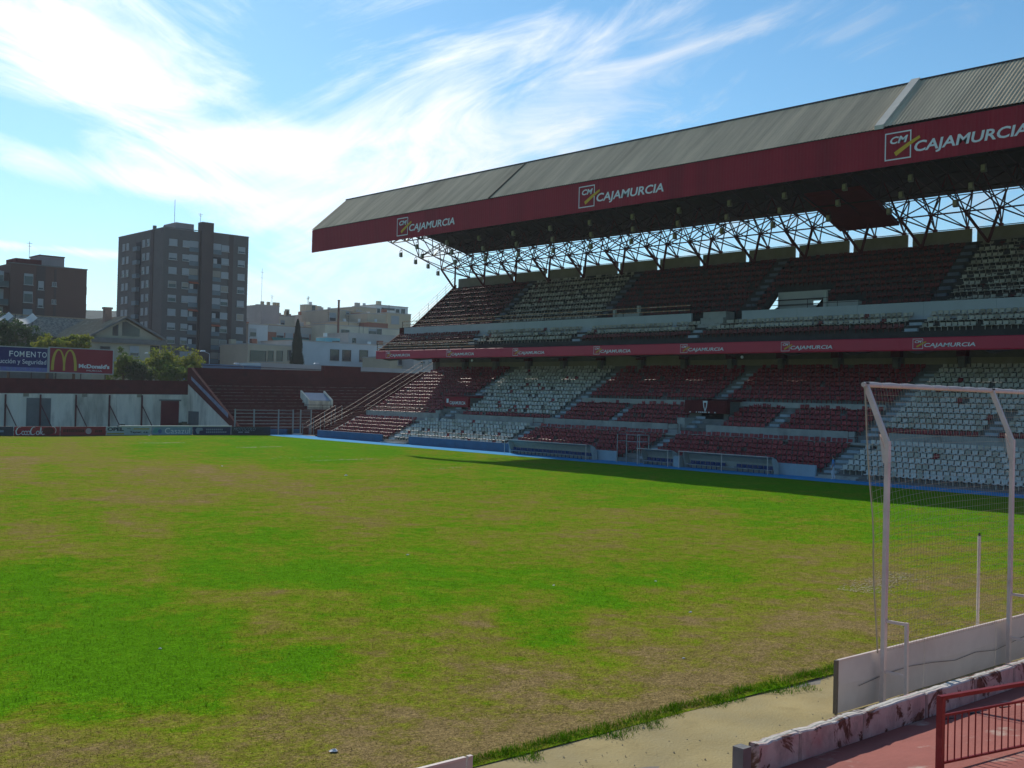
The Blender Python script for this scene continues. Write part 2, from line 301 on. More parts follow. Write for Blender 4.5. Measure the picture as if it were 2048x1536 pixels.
def grass_mat(name, transl):
    m_ = bpy.data.materials.new(name); m_.use_nodes = True; nt = m_.node_tree; N = nt.nodes.new; L = nt.links.new
    p = nt.nodes['Principled BSDF']; p.inputs['Roughness'].default_value = .85; p.inputs['Specular IOR Level'].default_value = 0
    at = N('ShaderNodeAttribute'); at.attribute_name = 'green'; ge = N('ShaderNodeNewGeometry')
    def noise(sc, det, ro=.6, st=(1, 1, 1), di=0):
        mp = N('ShaderNodeMapping'); mp.inputs['Scale'].default_value = st; L(ge.outputs['Position'], mp.inputs[0])
        n = N('ShaderNodeTexNoise'); n.inputs['Scale'].default_value = sc; n.inputs['Detail'].default_value = det; n.inputs['Roughness'].default_value = ro; n.inputs['Distortion'].default_value = di
        L(mp.outputs[0], n.inputs['Vector']); return n.outputs['Fac']
    def m(op, a, b, clamp=False):
        n = N('ShaderNodeMath'); n.operation = op; n.use_clamp = clamp
        for i, v in enumerate((a, b)):
            if isinstance(v, (int, float)): n.inputs[i].default_value = v
            else: L(v, n.inputs[i])
        return n.outputs[0]
    big = noise(.16, 6, .62, di=.6); mid = noise(1.1, 6, .65, di=.4); fin = noise(9, 5, .7); vf = noise(38, 3, .7)
    g = m('ADD', at.outputs['Fac'], m('MULTIPLY', m('SUBTRACT', big, .5), 1.0)); g = m('ADD', g, m('MULTIPLY', m('SUBTRACT', mid, .5), 1.3)); g = m('ADD', g, m('MULTIPLY', m('SUBTRACT', noise(.45, 7, .7, di=1.0), .5), 1.1)); g = m('ADD', g, m('MULTIPLY', m('SUBTRACT', fin, .5), .9), True)
    g = m('MULTIPLY', m('SUBTRACT', g, .5), 1.18); g = m('ADD', g, .57, True)
    cr = N('ShaderNodeValToRGB'); e = cr.color_ramp.elements
    e[0].position = .0; e[0].color = (.275, .200, .086, 1); e[1].position = 1; e[1].color = (.096, .248, .007, 1)
    for ps, c in ((.20, (.235, .190, .054, 1)), (.42, (.220, .218, .031, 1)), (.62, (.182, .234, .016, 1)), (.82, (.135, .248, .009, 1))):
        k = e.new(ps); k.color = c
    L(g, cr.inputs[0])
    # dry straw flecks and darker thatch between blades
    st = N('ShaderNodeMapRange'); L(vf, st.inputs[0]); st.inputs[1].default_value = .34; st.inputs[2].default_value = .68; st.inputs[3].default_value = .58; st.inputs[4].default_value = 1.42
    st2 = N('ShaderNodeMapRange'); L(noise(3.2, 5, .7), st2.inputs[0]); st2.inputs[1].default_value = .3; st2.inputs[2].default_value = .7; st2.inputs[3].default_value = .78; st2.inputs[4].default_value = 1.22
    vm = N('ShaderNodeVectorMath'); vm.operation = 'SCALE'; L(cr.outputs[0], vm.inputs[0]); st3 = N('ShaderNodeMapRange'); L(noise(13, 4, .75, (1, 1.6, 1)), st3.inputs[0]); st3.inputs[1].default_value = .32; st3.inputs[2].default_value = .68; st3.inputs[3].default_value = .60; st3.inputs[4].default_value = 1.36
    L(m('MULTIPLY', m('MULTIPLY', st.outputs[0], st2.outputs[0]), st3.outputs[0]), vm.inputs['Scale'])
    L(vm.outputs[0], p.inputs['Base Color'])
    b = N('ShaderNodeBump'); b.inputs['Strength'].default_value = .8; b.inputs['Distance'].default_value = .06; L(m('ADD', m('MULTIPLY', vf, .35), fin), b.inputs['Height']); L(b.outputs[0], p.inputs['Normal'])
    if transl:
        nn = N('ShaderNodeVectorMath'); nn.operation = 'MULTIPLY_ADD'; L(ge.outputs['Normal'], nn.inputs[0]); nn.inputs[1].default_value = (.35, .35, .0); nn.inputs[2].default_value = (0, 0, 1); L(nn.outputs[0], p.inputs['Normal'])
        tr = N('ShaderNodeBsdfTranslucent'); L(vm.outputs[0], tr.inputs[0]); ms = N('ShaderNodeMixShader'); ms.inputs[0].default_value = transl
        L(p.outputs[0], ms.inputs[1]); L(tr.outputs[0], ms.inputs[2]); L(ms.outputs[0], nt.nodes['Material Output'].inputs[0])
    return m_
GRASS = grass_mat('turf', 0); BLADE = grass_mat('grass_blade', .22)
def attr(me, name, vals):
    a = me.attributes.new(name, 'FLOAT', 'POINT'); a.data.foreach_set('value', np.asarray(vals, np.float32))
def turf_z(x, y):
    z = .03*np.sin(x*.31+y*.13)+.02*np.sin(y*.47-x*.2)+.012*np.sin(x*1.9+1)*np.sin(y*2.3)
    return .004+(z+.066)*np.clip((70.3-x)/6, 0, 1)*np.clip((y-12.8)/2, 0, 1)
def pitch():
    xs = np.concatenate([np.arange(-34, 2, 2.), np.arange(2, 40, .5), np.arange(40, 70.31, 1.)]); xs[-1] = 70.3
    ys = np.concatenate([np.arange(12.8, 40, .5), np.arange(40, 124.5, 1.), [124.9]])
    XX, YY = np.meshgrid(xs, ys); x = XX.ravel(); y = YY.ravel()
    z = turf_z(x, y)
    g = greenness(x, y)
    edge = np.clip((13.15-y)/.5, 0, 1); g = g*(1-edge)+edge*.85
    n = len(xs); f = [(j*n+i, j*n+i+1, (j+1)*n+i+1, (j+1)*n+i) for j in range(len(ys)-1) for i in range(n-1)]
    me = bpy.data.meshes.new('pitch'); me.from_pydata(np.stack([x, y, z], 1).tolist(), [], f); me.materials.append(GRASS); attr(me, 'green', g)
    me.polygons.foreach_set('use_smooth', [True]*len(me.polygons)); link('pitch', me, kind='structure')
pitch()
def blades():
    # short blades, thinning out with distance
    n = 150000; r = 14*np.exp(rng.random(n)*math.log(75/14)); t = rng.random(n)*rad(100)-rad(12); x = r*np.sin(t); y = r*np.cos(t)
    k = (y > 13.0) & (y < 90) & (x < 70); x, y = x[k], y[k]; g = greenness(x, y)
    h = (.012+.026*rng.random(len(x)))*(.4+.9*g)*(1+np.hypot(x, y)/120); w = .010+.00040*np.hypot(x, y)
    # unmown fringe along the sand
    m2 = 26000; fx = rng.random(m2)*40+2; off = rng.random(m2)**1.5; fy = 12.98-off*(.40+.35*np.sin(fx*2.1)*np.sin(fx*.7+1)+.25*np.sin(fx*5.3+2)*np.sin(fx*1.7))+.22*rng.random(m2)
    fh = (.03+.085*rng.random(m2)*(1-.7*off))*(.7+.5*np.sin(fx*3.1)**2)
    x = np.concatenate([x, fx]); y = np.concatenate([y, fy]); g = np.concatenate([g, .75+.3*rng.random(m2)]); h = np.concatenate([h, fh]); w = np.concatenate([w, .014+0*fx])
    g = np.clip(g+rng.normal(0, .16, len(g)), 0, 1.1)
    a = rng.random(len(x))*6.283; c, s = np.cos(a)*w/2, np.sin(a)*w/2; lx, ly = rng.normal(0, .5, (2, len(x)))*h
    z = turf_z(x, y)-.012
    V = np.stack([np.stack([x-c, y-s, z], 1), np.stack([x+c, y+s, z], 1), np.stack([x+lx, y+ly, z+h+.02], 1)], 1).reshape(-1, 3)
    me = bpy.data.meshes.new('grass'); nv = len(V); me.vertices.add(nv); me.vertices.foreach_set('co', V.ravel().astype(np.float32))
    nf = nv//3; me.loops.add(nv); me.loops.foreach_set('vertex_index', np.arange(nv, dtype=np.int32)); me.polygons.add(nf)
    me.polygons.foreach_set('loop_start', np.arange(0, nv, 3, dtype=np.int32)); me.polygons.foreach_set('loop_total', np.full(nf, 3, np.int32))
    me.update(); me.validate(); me.materials.append(BLADE); attr(me, 'green', np.repeat(g, 3))
    link('grass', me, kind='stuff', label='short patchy grass blades growing on the football pitch', cat='grass')
blades()
SAND = mat('sand', (.40, .32, .155), .95, .18, 1.6, .4, 22, col2=(.28, .235, .13), c2=(.4, .68), c2scale=.8, spec=.05)
def sand():
    xs = np.arange(-34, 60, .5); ys = np.array([8.6, 9.2, 9.8, 10.5, 11.2, 11.9, 12.4, 12.9, 13.2]); XX, YY = np.meshgrid(xs, ys); x = XX.ravel(); y = YY.ravel()
    z = .012*np.sin(x*.9)+.01*np.sin(y*2.2+x*.4)-.012; n = len(xs)
    MB().add(np.stack([x, y, z], 1).tolist(), [(j*n+i, j*n+i+1, (j+1)*n+i+1, (j+1)*n+i) for j in range(len(ys)-1) for i in range(n-1)]).build('sand_strip', SAND, kind='structure')
sand()
PEB = mat('pebble', (.30, .26, .19), .9, .3, 9)
mb = MB()
for i in range(320):
    x = random.uniform(9, 30); y = random.uniform(9.6, 12.7); s_ = random.uniform(.006, .022)*(1+2*(random.random() < .03)); n = 5
    mb.add([(x+s_*random.uniform(.6, 1.2)*math.cos(6.283*j/n), y+s_*random.uniform(.6, 1.2)*math.sin(6.283*j/n), -.012) for j in range(n)]+[(x, y, s_*.6)], [(j, (j+1) % n, n) for j in range(n)])
mb.build('pebbles', PEB, None, kind='stuff', label='small pebbles and grit lying on the sand strip', cat='pebbles')
sheet('blue_track', 70.3, 75.2, 4, 127, .010, BLUE, kind='structure')
DIRT = mat('track_dirt', (.23, .20, .15), .95, .2, .5, .3, 10)
sheet('dirt_track', -34, 70.3, 124.9, 141, -.006, DIRT, kind='structure')
# worn chalk marks that survive on the turf
CHALK = mat('chalk', (.34, .29, .17), .95, .2, 6, 0)
def chalk(px, py, L_, W_, ang, dens, what):
    c = gz(.0, px, py); mb = MB(); ca, sa = math.cos(rad(ang)), math.sin(rad(ang))
    for i in range(dens):
        a = random.uniform(-.5, .5)*L_; b = random.gauss(0, .3)*W_; s = random.uniform(.006, .028)*(.6+c[1]/30); X = c[0]+a*ca-b*sa; Y = c[1]+a*sa+b*ca
        k = random.randint(5, 7); pts = [(X+s*random.uniform(.5, 1.3)*math.cos(6.283*j/k)*1.6, Y+s*random.uniform(.5, 1.3)*math.sin(6.283*j/k), float(turf_z(np.array([X]), np.array([Y]))[0])+.012+.002*(i % 3)) for j in range(k)]
        mb.add(pts, [tuple(range(k))])
    mb.build('chalk_mark', CHALK, None, label=what, cat='chalk mark', group='worn chalk marks on the turf', kind='stuff')
chalk(1765, 1170, 4.6, 1.2, 12, 900, 'big pale bare chalk smear on the turf behind the net post')
chalk(325, 887, 5, .7, 5, 120, 'short pale chalk dash just in front of the blue white board')
chalk(520, 895, 5, .7, 5, 120, 'pale chalk dash on bright grass near the blue track corner')
chalk(690, 922, 6, .9, 0, 130, 'long pale chalk dash left of the roof shadow tip')
chalk(600, 917, 6, 2.4, 0, 40, 'scattered chalk flecks on the far penalty area')
chalk(900, 938, 4, .8, 0, 40, 'pale dry fleck patch below the roof shadow tip')
# litter
PAPER = mat('paper', (.78, .77, .74), .8, .08, 20, 0)
def litter(px, py, s, what):
    c = gz(.07, px, py); z0 = float(turf_z(c[:1], c[1:2])[0]); mb = MB(); k = 7; vs = []
    for i in range(3):
        for j in range(k): vs.append((c[0]+s*random.uniform(.6, 1.2)*math.cos(6.283*j/k)*(1-.35*i), c[1]+s*.7*random.uniform(.6, 1.2)*math.sin(6.283*j/k)*(1-.35*i), z0+.004+s*.2*i+random.uniform(0, .2)*s))
    fs = [(i*k+j, i*k+(j+1) % k, (i+1)*k+(j+1) % k, (i+1)*k+j) for i in range(2) for j in range(k)]+[tuple(range(2*k, 3*k))]
    mb.add(vs, fs).build('paper_litter', PAPER, None, label=what, cat='litter', group='scraps of paper on the turf')
for px, py, s, w in [(668,1497,.085,'largest white paper scrap, on dry turf at the bottom left'),(1381,1223,.06,'white paper scrap on dry turf left of the net'),(1367,1320,.045,'small white paper scrap on dry turf near the sand strip'),
                     (692,953,.14,'white paper scrap on the far turf left of the roof shadow'),(444,934,.1,'tiny pale scrap on the brown far turf below the blue white board'),(298,872,.14,'white ball-like scrap at the foot of the far boards'),
                     (1108,1170,.05,'tiny paper scrap on the green patch in the mid turf'),(320,1300,.045,'tiny paper scrap on the bright green lower left turf'),(815,1108,.06,'tiny paper scrap in the middle of the turf'),(1311,1160,.05,'tiny paper scrap right of the middle turf')]:
    litter(px, py, s, w)

# ================================================================== NEAR END: red floor, block wall, boards, net
REDF = mat('red_floor_paint', (.30, .095, .075), .9, .16, .9, .25, 14, col2=(.44, .33, .27), c2=(.57, .66), c2scale=1.1)
def near_floor():
    prof = [(9.24, -.05), (9.24, .40), (6.2, .80), (6.2, 1.15), (5.4, 1.15), (5.4, 1.5), (4.6, 1.5), (4.6, 1.85), (3.8, 1.85), (3.8, 2.25), (3.0, 2.25), (3.0, 2.65), (2.2, 2.65), (2.2, 3.1), (1.4, 3.1), (1.4, 3.5), (.6, 3.5), (.6, 3.9), (-2.5, 3.9), (-2.5, -.05)]
    MB().prism_x(prof, -20, 46).build('standing_terrace', REDF, kind='structure')
near_floor()
def peeling():
    m_ = bpy.data.materials.new('block_render'); m_.use_nodes = True; nt = m_.node_tree; N = nt.nodes.new; L = nt.links.new; p = nt.nodes['Principled BSDF']; p.inputs['Roughness'].default_value = .95; p.inputs['Specular IOR Level'].default_value = .1
    ge = N('ShaderNodeNewGeometry')
    def no(sc, det, ro, di, st=(1, 1, 1)):
        mp = N('ShaderNodeMapping'); mp.inputs['Scale'].default_value = st; L(ge.outputs['Position'], mp.inputs[0]); n = N('ShaderNodeTexNoise'); L(mp.outputs[0], n.inputs['Vector']); n.inputs['Scale'].default_value = sc; n.inputs['Detail'].default_value = det; n.inputs['Roughness'].default_value = ro; n.inputs['Distortion'].default_value = di; return n.outputs['Fac']
    def mixc(f, lo, hi, a, b):
        r = N('ShaderNodeMapRange'); L(f, r.inputs[0]); r.inputs[1].default_value = lo; r.inputs[2].default_value = hi; x = N('ShaderNodeMix'); x.data_type = 'RGBA'; L(r.outputs[0], x.inputs[0])
        for i, v in ((6, a), (7, b)):
            if isinstance(v, tuple): x.inputs[i].default_value = (*v, 1)
            else: L(v, x.inputs[i])
        return x.outputs[2]
    c = mixc(no(1.0, 6, .6, .5), .45, .68, (.64, .585, .53), (.52, .31, .29))          # whitewash over faded pink
    c = mixc(no(3.5, 8, .7, .3, (1, 1, .5)), .48, .72, c, (.34, .30, .28))             # grime runs
    c = mixc(no(1.35, 9, .66, 1.0), .545, .585, c, mixc(no(9, 6, .7, 0), .35, .65, (.10, .055, .04), (.24, .13, .10)))   # render fallen off
    L(c, p.inputs['Base Color']); b = N('ShaderNodeBump'); b.inputs['Strength'].default_value = .5; b.inputs['Distance'].default_value = .02; L(no(14, 6, .7, 0), b.inputs['Height']); L(b.outputs[0], p.inputs['Normal']); return m_
BLOCK = peeling()
BTOP = mat('block_top', (.50, .48, .42), .95, .2, 5, .4, 20)
BJOINT = mat('block_joint', (.46, .40, .36), .95, .2, 5, .3, 20, col2=(.30, .25, .23), c2=(.45, .65), c2scale=4)
def block_wall():
    t = thing('block_wall', 'low rendered block wall with peeling pink paint beside the red floor', 'wall', (13, 9.35, 0))
    x = 12.92; k = 0
    while x < 44:
        L_ = 1.0 if k == 0 else random.choice([1.5, 1.7, 1.9]); zt = .80+random.uniform(-.012, .012)
        mb = MB(); n = 9; vs = []; xs = [x+.02+(L_-.04)*i/n for i in range(n+1)]
        zs = [zt+random.uniform(-.010, .004)-(.02 if random.random() < .08 else 0) for _ in xs]
        for X, Zt in zip(xs, zs): vs += [(X, 9.26, -.03), (X, 9.26, Zt-.015), (X, 9.285, Zt), (X, 9.425, Zt), (X, 9.44, Zt-.015), (X, 9.44, -.03)]
        fs = [(i*6+j, (i+1)*6+j, (i+1)*6+(j+1) % 6, i*6+(j+1) % 6) for i in range(n) for j in range(6)]+[tuple(range(6)), tuple(range(n*6+5, n*6-1, -1))]
        p = mb.add(vs, fs).build('panel', BLOCK, t)
        MB().add([q for X, Zt in zip(xs, zs) for q in ((X, 9.270+.006*math.sin(X*23), Zt-.012), (X, 9.35, Zt+.006), (X, 9.43, Zt-.006))], [(i*3+j, i*3+3+j, i*3+4+j, i*3+1+j) for i in range(n) for j in range(2)]).build('bare_top', BTOP, p)
        MB().box(x+L_-.035, x+L_+.035, 9.250, 9.45, -.03, zt-.012).build('joint_post', BJOINT, t)
        x += L_; k += 1
    MB().box(12.62, 12.80, 9.29, 9.47, -.03, .80).build('end_post', CONC, t)
block_wall()
BOARDW = mat('board_back', (.60, .55, .51), .7, .1, .8, .05, 8, col2=(.50, .44, .40), c2=(.5, .8), c2scale=.7)
def near_board(x0, x1, lab, edge):
    t = thing('advertising_board', lab, 'board', ((x0+x1)/2, 11.1, 0)); x = x0
    while x < x1-.1:
        xe = min(x+3.05, x1); n = 6; mb = MB()
        vs = []; 
        for i in range(n+1):
            X = x+.01+(xe-x-.02)*i/n; b = .02*math.sin(math.pi*i/n); vs += [(X, 11.1-b, 0), (X, 11.08-b*1.6, .5), (X, 11.1-b, .93), (X, 11.125-b, .93), (X, 11.125-b, 0)]
        fs = [(i*5+j, (i+1)*5+j, (i+1)*5+(j+1) % 5, i*5+(j+1) % 5) for i in range(n) for j in range(5)]+[tuple(range(5)), tuple(range(n*5+4, n*5-1, -1))]
        p = mb.add(vs, fs).build('panel', BOARDW, t)
        MB().box(x+.02, xe-.02, 11.085, 11.14, .925, .955).build('top_rail', WPOST, p)
        x = xe
    MB().box(x0-.05, x0, 11.08, 11.15, 0, .95).build('end_batten', mat('batten_wood', (.16, .13, .10), .8), t)
    # slack cable stapled along the back
    pts = [(x0+.6+(x1-x0-.7)*i/24, 11.03, .42+.10*math.sin(i*.9)*(i % 5 != 0)+.004*i) for i in range(25)]
    MB().path(pts, .006, 5).build('cable', mat('cable_grey', (.20, .17, .15), .9), t)
near_board(17.8, 40, 'long white board back standing behind the net posts', 1)
def near_board2():
    t = thing('advertising_board', 'short pale board end poking in at the bottom edge, left of the sand', 'board', (8, 11.1, 0))
    x = -6.0
    while x < 9.3:
        xe = min(x+3.05, 9.36); p = MB().box(x+.01, xe-.01, 11.1, 11.125, 0, .86).build('panel', BOARDW, t)
        MB().box(x+.02, xe-.02, 11.085, 11.14, .86, .89).build('top_rail', WPOST, p); x = xe
near_board2()
NETM = mat('net_string', (.44, .36, .26), .8, .05, 1, 0)
def ball_net():
    t = thing('ball_stop_net', 'tall net on white bent-top posts behind the near goal', 'net', (19, 10.9, 0)); PX = [19.0, 24.1, 29.2, 34.3, 39.4]
    for i, X in enumerate(PX):
        mb = MB(); mb.bar((X, 10.9, 0), (X, 10.9, 4.86), .078, .095); mb.bar((X, 10.9, 4.80), (X, 11.37, 5.88), .075, .09)
        p = mb.build('post', WPOST, t)
        MB().add([(X-.03, 10.85, 4.45), (X-.03, 10.98, 4.45), (X-.03, 11.06, 4.98), (X+.03, 10.85, 4.45), (X+.03, 10.98, 4.45), (X+.03, 11.06, 4.98)], [(0,1,2),(3,5,4),(0,3,4,1),(1,4,5,2),(2,5,3,0)]).build('gusset', WPOST, p)
        MB().bar((X-.02, 11.31, 5.93), (X+.02, 11.47, 5.93), .05, .03).build('cap', BLACK, p)
        MB().bar((X, 10.9, 1.55), (X+.12, 10.52, 1.53), .05, .05).bar((X+.12, 10.52, 1.56), (X+.12, 10.5, 0), .06, .06).bar((X, 10.9, .62), (X+.12, 10.52, .58), .05, .05).build('brace', WPOST, t)
    mb = MB(); xs = np.arange(18.9, 39.5, .64)                    # top bar wrapped in sagging canvas between ties
    for a, b in zip(xs[:-1], xs[1:]): mb.tube((a+.012, 11.38, 5.90), ((a+b)/2, 11.38, 5.905), .047, 8, .055); mb.tube(((a+b)/2, 11.38, 5.905), (b-.012, 11.38, 5.90), .055, 8, .047)
    mb.build('top_bar', WPOST, t)
    mb = MB(); r = .0027
    def P(X, s):                                                  # s: 0 top .. 1 bottom
        e = math.exp(-(X-18.95)/.9); z = 5.86-(5.86-.95)*s; y = 11.36-.38*min(1, s*2.2)-.10*math.sin(math.pi*s)*(1-e)
        return (X-.05*math.sin(math.pi*min(1, s*1.15))*e, y+.10*e*math.sin(math.pi*s), z-.30*e*math.sin(math.pi*min(1, s*1.05))*(1 if s > .12 else 0))
    X = 18.97
    while X < 39.3:
        pts = [P(X, i/9) for i in range(10)]
        for a, b in zip(pts[:-1], pts[1:]): mb.tube(a, b, r*.8, 3)
        X += .105
    zz = np.linspace(.03, 1, 38)
    for s in zz:
        pts = [P(X, s) for X in (18.97, 19.2, 19.5, 19.9, 20.5, 21.5, 24.1, 27, 31, 35, 39.3)]
        for a, b in zip(pts[:-1], pts[1:]): mb.tube(a, b, r, 3)
    mb.build('net', NETM, t)
    MB().path([P(18.93, i/12) for i in range(13)], .014, 5).build('edge_rope', NETM, t)
ball_net()
t = thing('marker_pole', 'thin white pole with black tip behind the net', 'pole', (24.95, 12.0, 0))
MB().tube((24.95, 12.0, -.01), (24.95, 12.0, 2.62), .036, 10).build('shaft', WPOST, t); MB().tube((24.95, 12.0, 2.62), (24.95, 12.0, 2.69), .03, 8, .018).build('tip', BLACK, t)
RAILR = mat('rail_red', (.20, .012, .016), .4, .12, 4, 0, spec=.5, col2=(.26, .03, .03), c2=(.5, .7), c2scale=6)
def near_rail():
    t = thing('guard_rail', 'dark red guard railing with vertical bars on the red floor', 'railing', (14.4, 7.4, .62)); a = Vector((14.41, 7.41, 0)); d = Vector((1.0, -.198, 0)).normalized(); Lr = 5.5
    zf = lambda P: .40+(9.24-P.y)/(9.24-6.2)*.40
    for s in (0, 2.75, 5.5):
        P = a+d*s; MB().bar((P.x, P.y, zf(P)-.04), (P.x, P.y, 1.625), .085, .085).build('post', RAILR, t)
    MB().bar(a-d*.04+Vector((0, 0, 1.62)), a+d*Lr+Vector((0, 0, 1.62)), .07, .05).build('top_rail', RAILR, t)
    MB().bar(a+Vector((0, 0, 1.375)), a+d*Lr+Vector((0, 0, 1.375)), .03, .03).build('upper_rail', RAILR, t)
    MB().bar(a+Vector((0, 0, .74)), a+d*Lr+Vector((0, 0, .74)), .03, .03).build('lower_rail', RAILR, t)
    me = MB().tube((0, 0, .74), (0, 0, 1.375), .011, 6).mesh('bar', RAILR); s = .15
    while s < Lr:
        P = a+d*s; link('bar', me, t, (P.x, P.y, 0)); s += .142
near_rail()
BUTT = mat('rubber_scrap', (.03, .03, .03), .8)
for i, (px, py, lab) in enumerate([(1896, 1428, 'dark scrap strip on the red floor by the rail post'), (1946, 1419, 'small dark scrap on the red floor between two strips'), (2008, 1410, 'dark scrap strip on the red floor, farthest right')]):
    q = gz(.52, px, py); z0 = .40+(9.24-q[1])/3.04*.40
    MB().bar((q[0]-.10, q[1]+.03, z0+.008), (q[0]+.10, q[1]-.06, z0+.010), .03 if i != 1 else .06, .012).build('rubber_scrap', BUTT, None, label=lab, cat='scrap')
# ================================================================== MAIN GRANDSTAND
YE, YN = 118.0, 4.0                           # far and near end
GS = thing('grandstand', 'two-tier roofed grandstand with red and white seats along the right touchline', 'grandstand', (84, 61, 0))
LL = [(74.30+.78*k, .35+.37*k) for k in range(6)]                  # lower tier, lower block: (tread front, tread height)
LU = [(80.50+.75*j, 3.10+.42*j) for j in range(14)]                # lower tier, upper block
UL = [(82.90+.75*i, 11.50+.53*i) for i in range(3)]                # upper tier, front block
UU = [(87.20+.72*j, 14.0+.65*j) for j in range(10)]                # upper tier, rear block
def lower_profile():
    p = [(74.2, -.05)]
    z = .35; p.append((74.2, z))
    for k in range(1, 6): x, z2 = LL[k]; p += [(x, z), (x, z2)]; z = z2
    p += [(78.98, z), (78.98, 2.45), (80.5, 2.45)]; z = 2.45
    for x, z2 in LU: p += [(x, z), (x, z2)] if z2 != 3.10 else [(x, z2)]; z = z2
    return p+[(91.2, z), (91.2, -.05)]
LT = MB().prism_y(lower_profile(), YN, YE).build('lower_terrace', CONC, GS)
def upper_profile(j0):
    p = [(81.86, 9.95), (81.86, 10.4)]; z = 10.4
    for x, z2 in UL: p += [(x, z), (x, z2)]; z = z2
    p += [(85.45, z), (85.45, 13.0)]; z = 13.0
    for x, z2 in UU[j0:]: p += [(x, z), (x, z2)]; z = z2
    p += [(94.4, z), (94.4, z-.45)]
    if j0 == 0: p += [(87.2, 13.35), (85.2, 11.8), (82.9, 10.1)]
    else: x = UU[j0][0]; p += [(x+.25, UU[j0][1]-.45), (x, UU[j0][1]-.45), (x-.02, 12.7), (87.2, 12.7), (85.2, 11.8), (82.9, 10.1)]
    return p
GAP = (63.4, 57.6)
mb = MB().prism_y(upper_profile(0), GAP[0], YE).prism_y(upper_profile(0), YN, GAP[1])
pg = upper_profile(4)
# gap segment: front block and gangway below, upper rows above, open between
mb.prism_y([(81.86, 9.95), (81.86, 10.4), (82.9, 10.4), (82.9, 11.5), (83.65, 11.5), (83.65, 12.03), (84.4, 12.03), (84.4, 12.56), (85.45, 12.56), (85.45, 13.0), (92.0, 13.0), (92.0, 12.6), (87.2, 12.6), (85.2, 11.8), (82.9, 10.1)], GAP[1]+.002, GAP[0]-.002)
up = [(UU[4][0], UU[4][1]-.5)]; z = UU[4][1]-.5
for x, z2 in UU[4:]: up += [(x, z), (x, z2)] if (x, z) != up[-1] else [(x, z2)]; z = z2
mb.prism_y(up+[(94.4, z), (94.4, z-.45), (90.4, 16.1)], GAP[1]+.002, GAP[0]-.002)
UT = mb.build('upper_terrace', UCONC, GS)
# --- seats
def seat_mesh(name, m_):
    prof = [(-.20, .34), (-.17, .365), (.10, .34), (.17, .38), (.235, .66), (.215, .69)]; th = .028; mb = MB(); n = len(prof); vs = []
    for sx, bend in ((-.195, .03), (0, 0), (.195, .03)):
        for i, (x, z) in enumerate(prof): vs.append((x-bend*(1 if i > 3 else 0), sx, z+bend*(.9 if i < 4 else 0)))
    k = len(vs); vs += [(x+(th if z > .39 else .0), y, z-(th if z <= .39 else .004)) for x, y, z in vs]
    fs = []
    for c in range(2):
        for i in range(n-1): a = c*n+i; fs.append((a, a+1, a+n+1, a+n)); fs.append((k+a, k+a+n, k+a+n+1, k+a+1))
    for i in range(n-1): fs.append((i, k+i, k+i+1, i+1)); a = 2*n+i; fs.append((a, a+1, k+a+1, k+a))
    fs += [(0, n, k+n, k), (n, 2*n, k+2*n, k+n), (n-1, k+n-1, k+2*n-1, 2*n-1), (2*n-1, k+2*n-1, k+3*n-1, 3*n-1)]
    mb.add(vs, fs); mb.box(.02, .08, -.02, .02, 0, .35); return mb
SEATG = seat_mesh('seat', WSEAT)
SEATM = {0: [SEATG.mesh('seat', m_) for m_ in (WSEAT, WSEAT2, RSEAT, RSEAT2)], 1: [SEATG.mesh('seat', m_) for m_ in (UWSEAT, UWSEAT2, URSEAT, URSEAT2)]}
SV = np.array(SEATG.v); SF = SEATG.f
A_LL = (104.4, 85.0, 66.3, 47.6, 28.6, 10); A_LU = (102.0, 84.4, 66.3, 47.8, 29, 10); A_LU_S = (76.3, 57.6, 38.5); A_UU = (102.2, 84.5, 65.3, 46.2, 27, 9); A_UL = (101, 83.8, 68.2, 46.0, 27, 9)
HOOD = ((100.2, 104.0), (63.2, 67.6))
seats = []                                    # (x, y, z, kind, tier)
def fill(rows, aisles, tier, skip, colour):
    for r, (xf, z) in enumerate(rows):
        y = YE-.5
        while y > YN+.6:
            if not any(abs(y-a) < .72 for a in aisles) and not skip(r, y):
                white = colour(r, y)
                if white is not None:
                    u = random.random(); odd = u < .028
                    k = (0 if random.random() < .72 else 1) if white else (2 if random.random() < .85 else 3)
                    if odd and white: k = 2
                    if u > .988: y -= .5; continue
                    seats.append((xf+.50, y, z, k, tier))
            y -= .5
fill(LL, A_LL, 0, lambda r, y: (y > 117.2-.0*r) or (r == 0 and 65 < y < 69), lambda r, y: (84.9 < y < 104.5 or y < 47.7))
fill(LU, A_LU, 0, lambda r, y: any(a-.4 < y < b+.4 for a, b in HOOD) and r < (6 if y > 90 else 5) or (r < 5 and any(abs(y-a) < .62 for a in A_LU_S)) or (r == 5 and 48 < y < 84),
     lambda r, y: False if r == 0 else (84.4 < y < 102 or y < 47.8))
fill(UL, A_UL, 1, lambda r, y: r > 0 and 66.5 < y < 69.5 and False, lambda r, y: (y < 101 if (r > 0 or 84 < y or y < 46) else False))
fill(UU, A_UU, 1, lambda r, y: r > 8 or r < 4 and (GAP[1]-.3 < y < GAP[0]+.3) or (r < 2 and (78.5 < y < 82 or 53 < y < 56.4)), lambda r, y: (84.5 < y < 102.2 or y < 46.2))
LFR = [(73.42, .16)]
MB().box(73.4, 74.19, YN, 44.6, -.02, .16).build('front_step', CONC, GS)
fill(LFR, (28.6, 10), 0, lambda r, y: y > 44.0, lambda r, y: True)
S = np.array([(a, b, c) for a, b, c, _, _ in seats]); D = (S-CAMP); dep = D@_fw; px = 1024+CAM_F*(D@_R)/dep
order = np.argsort(np.where(px < 2046, dep, 1e6)); single = set(order[:300].tolist())
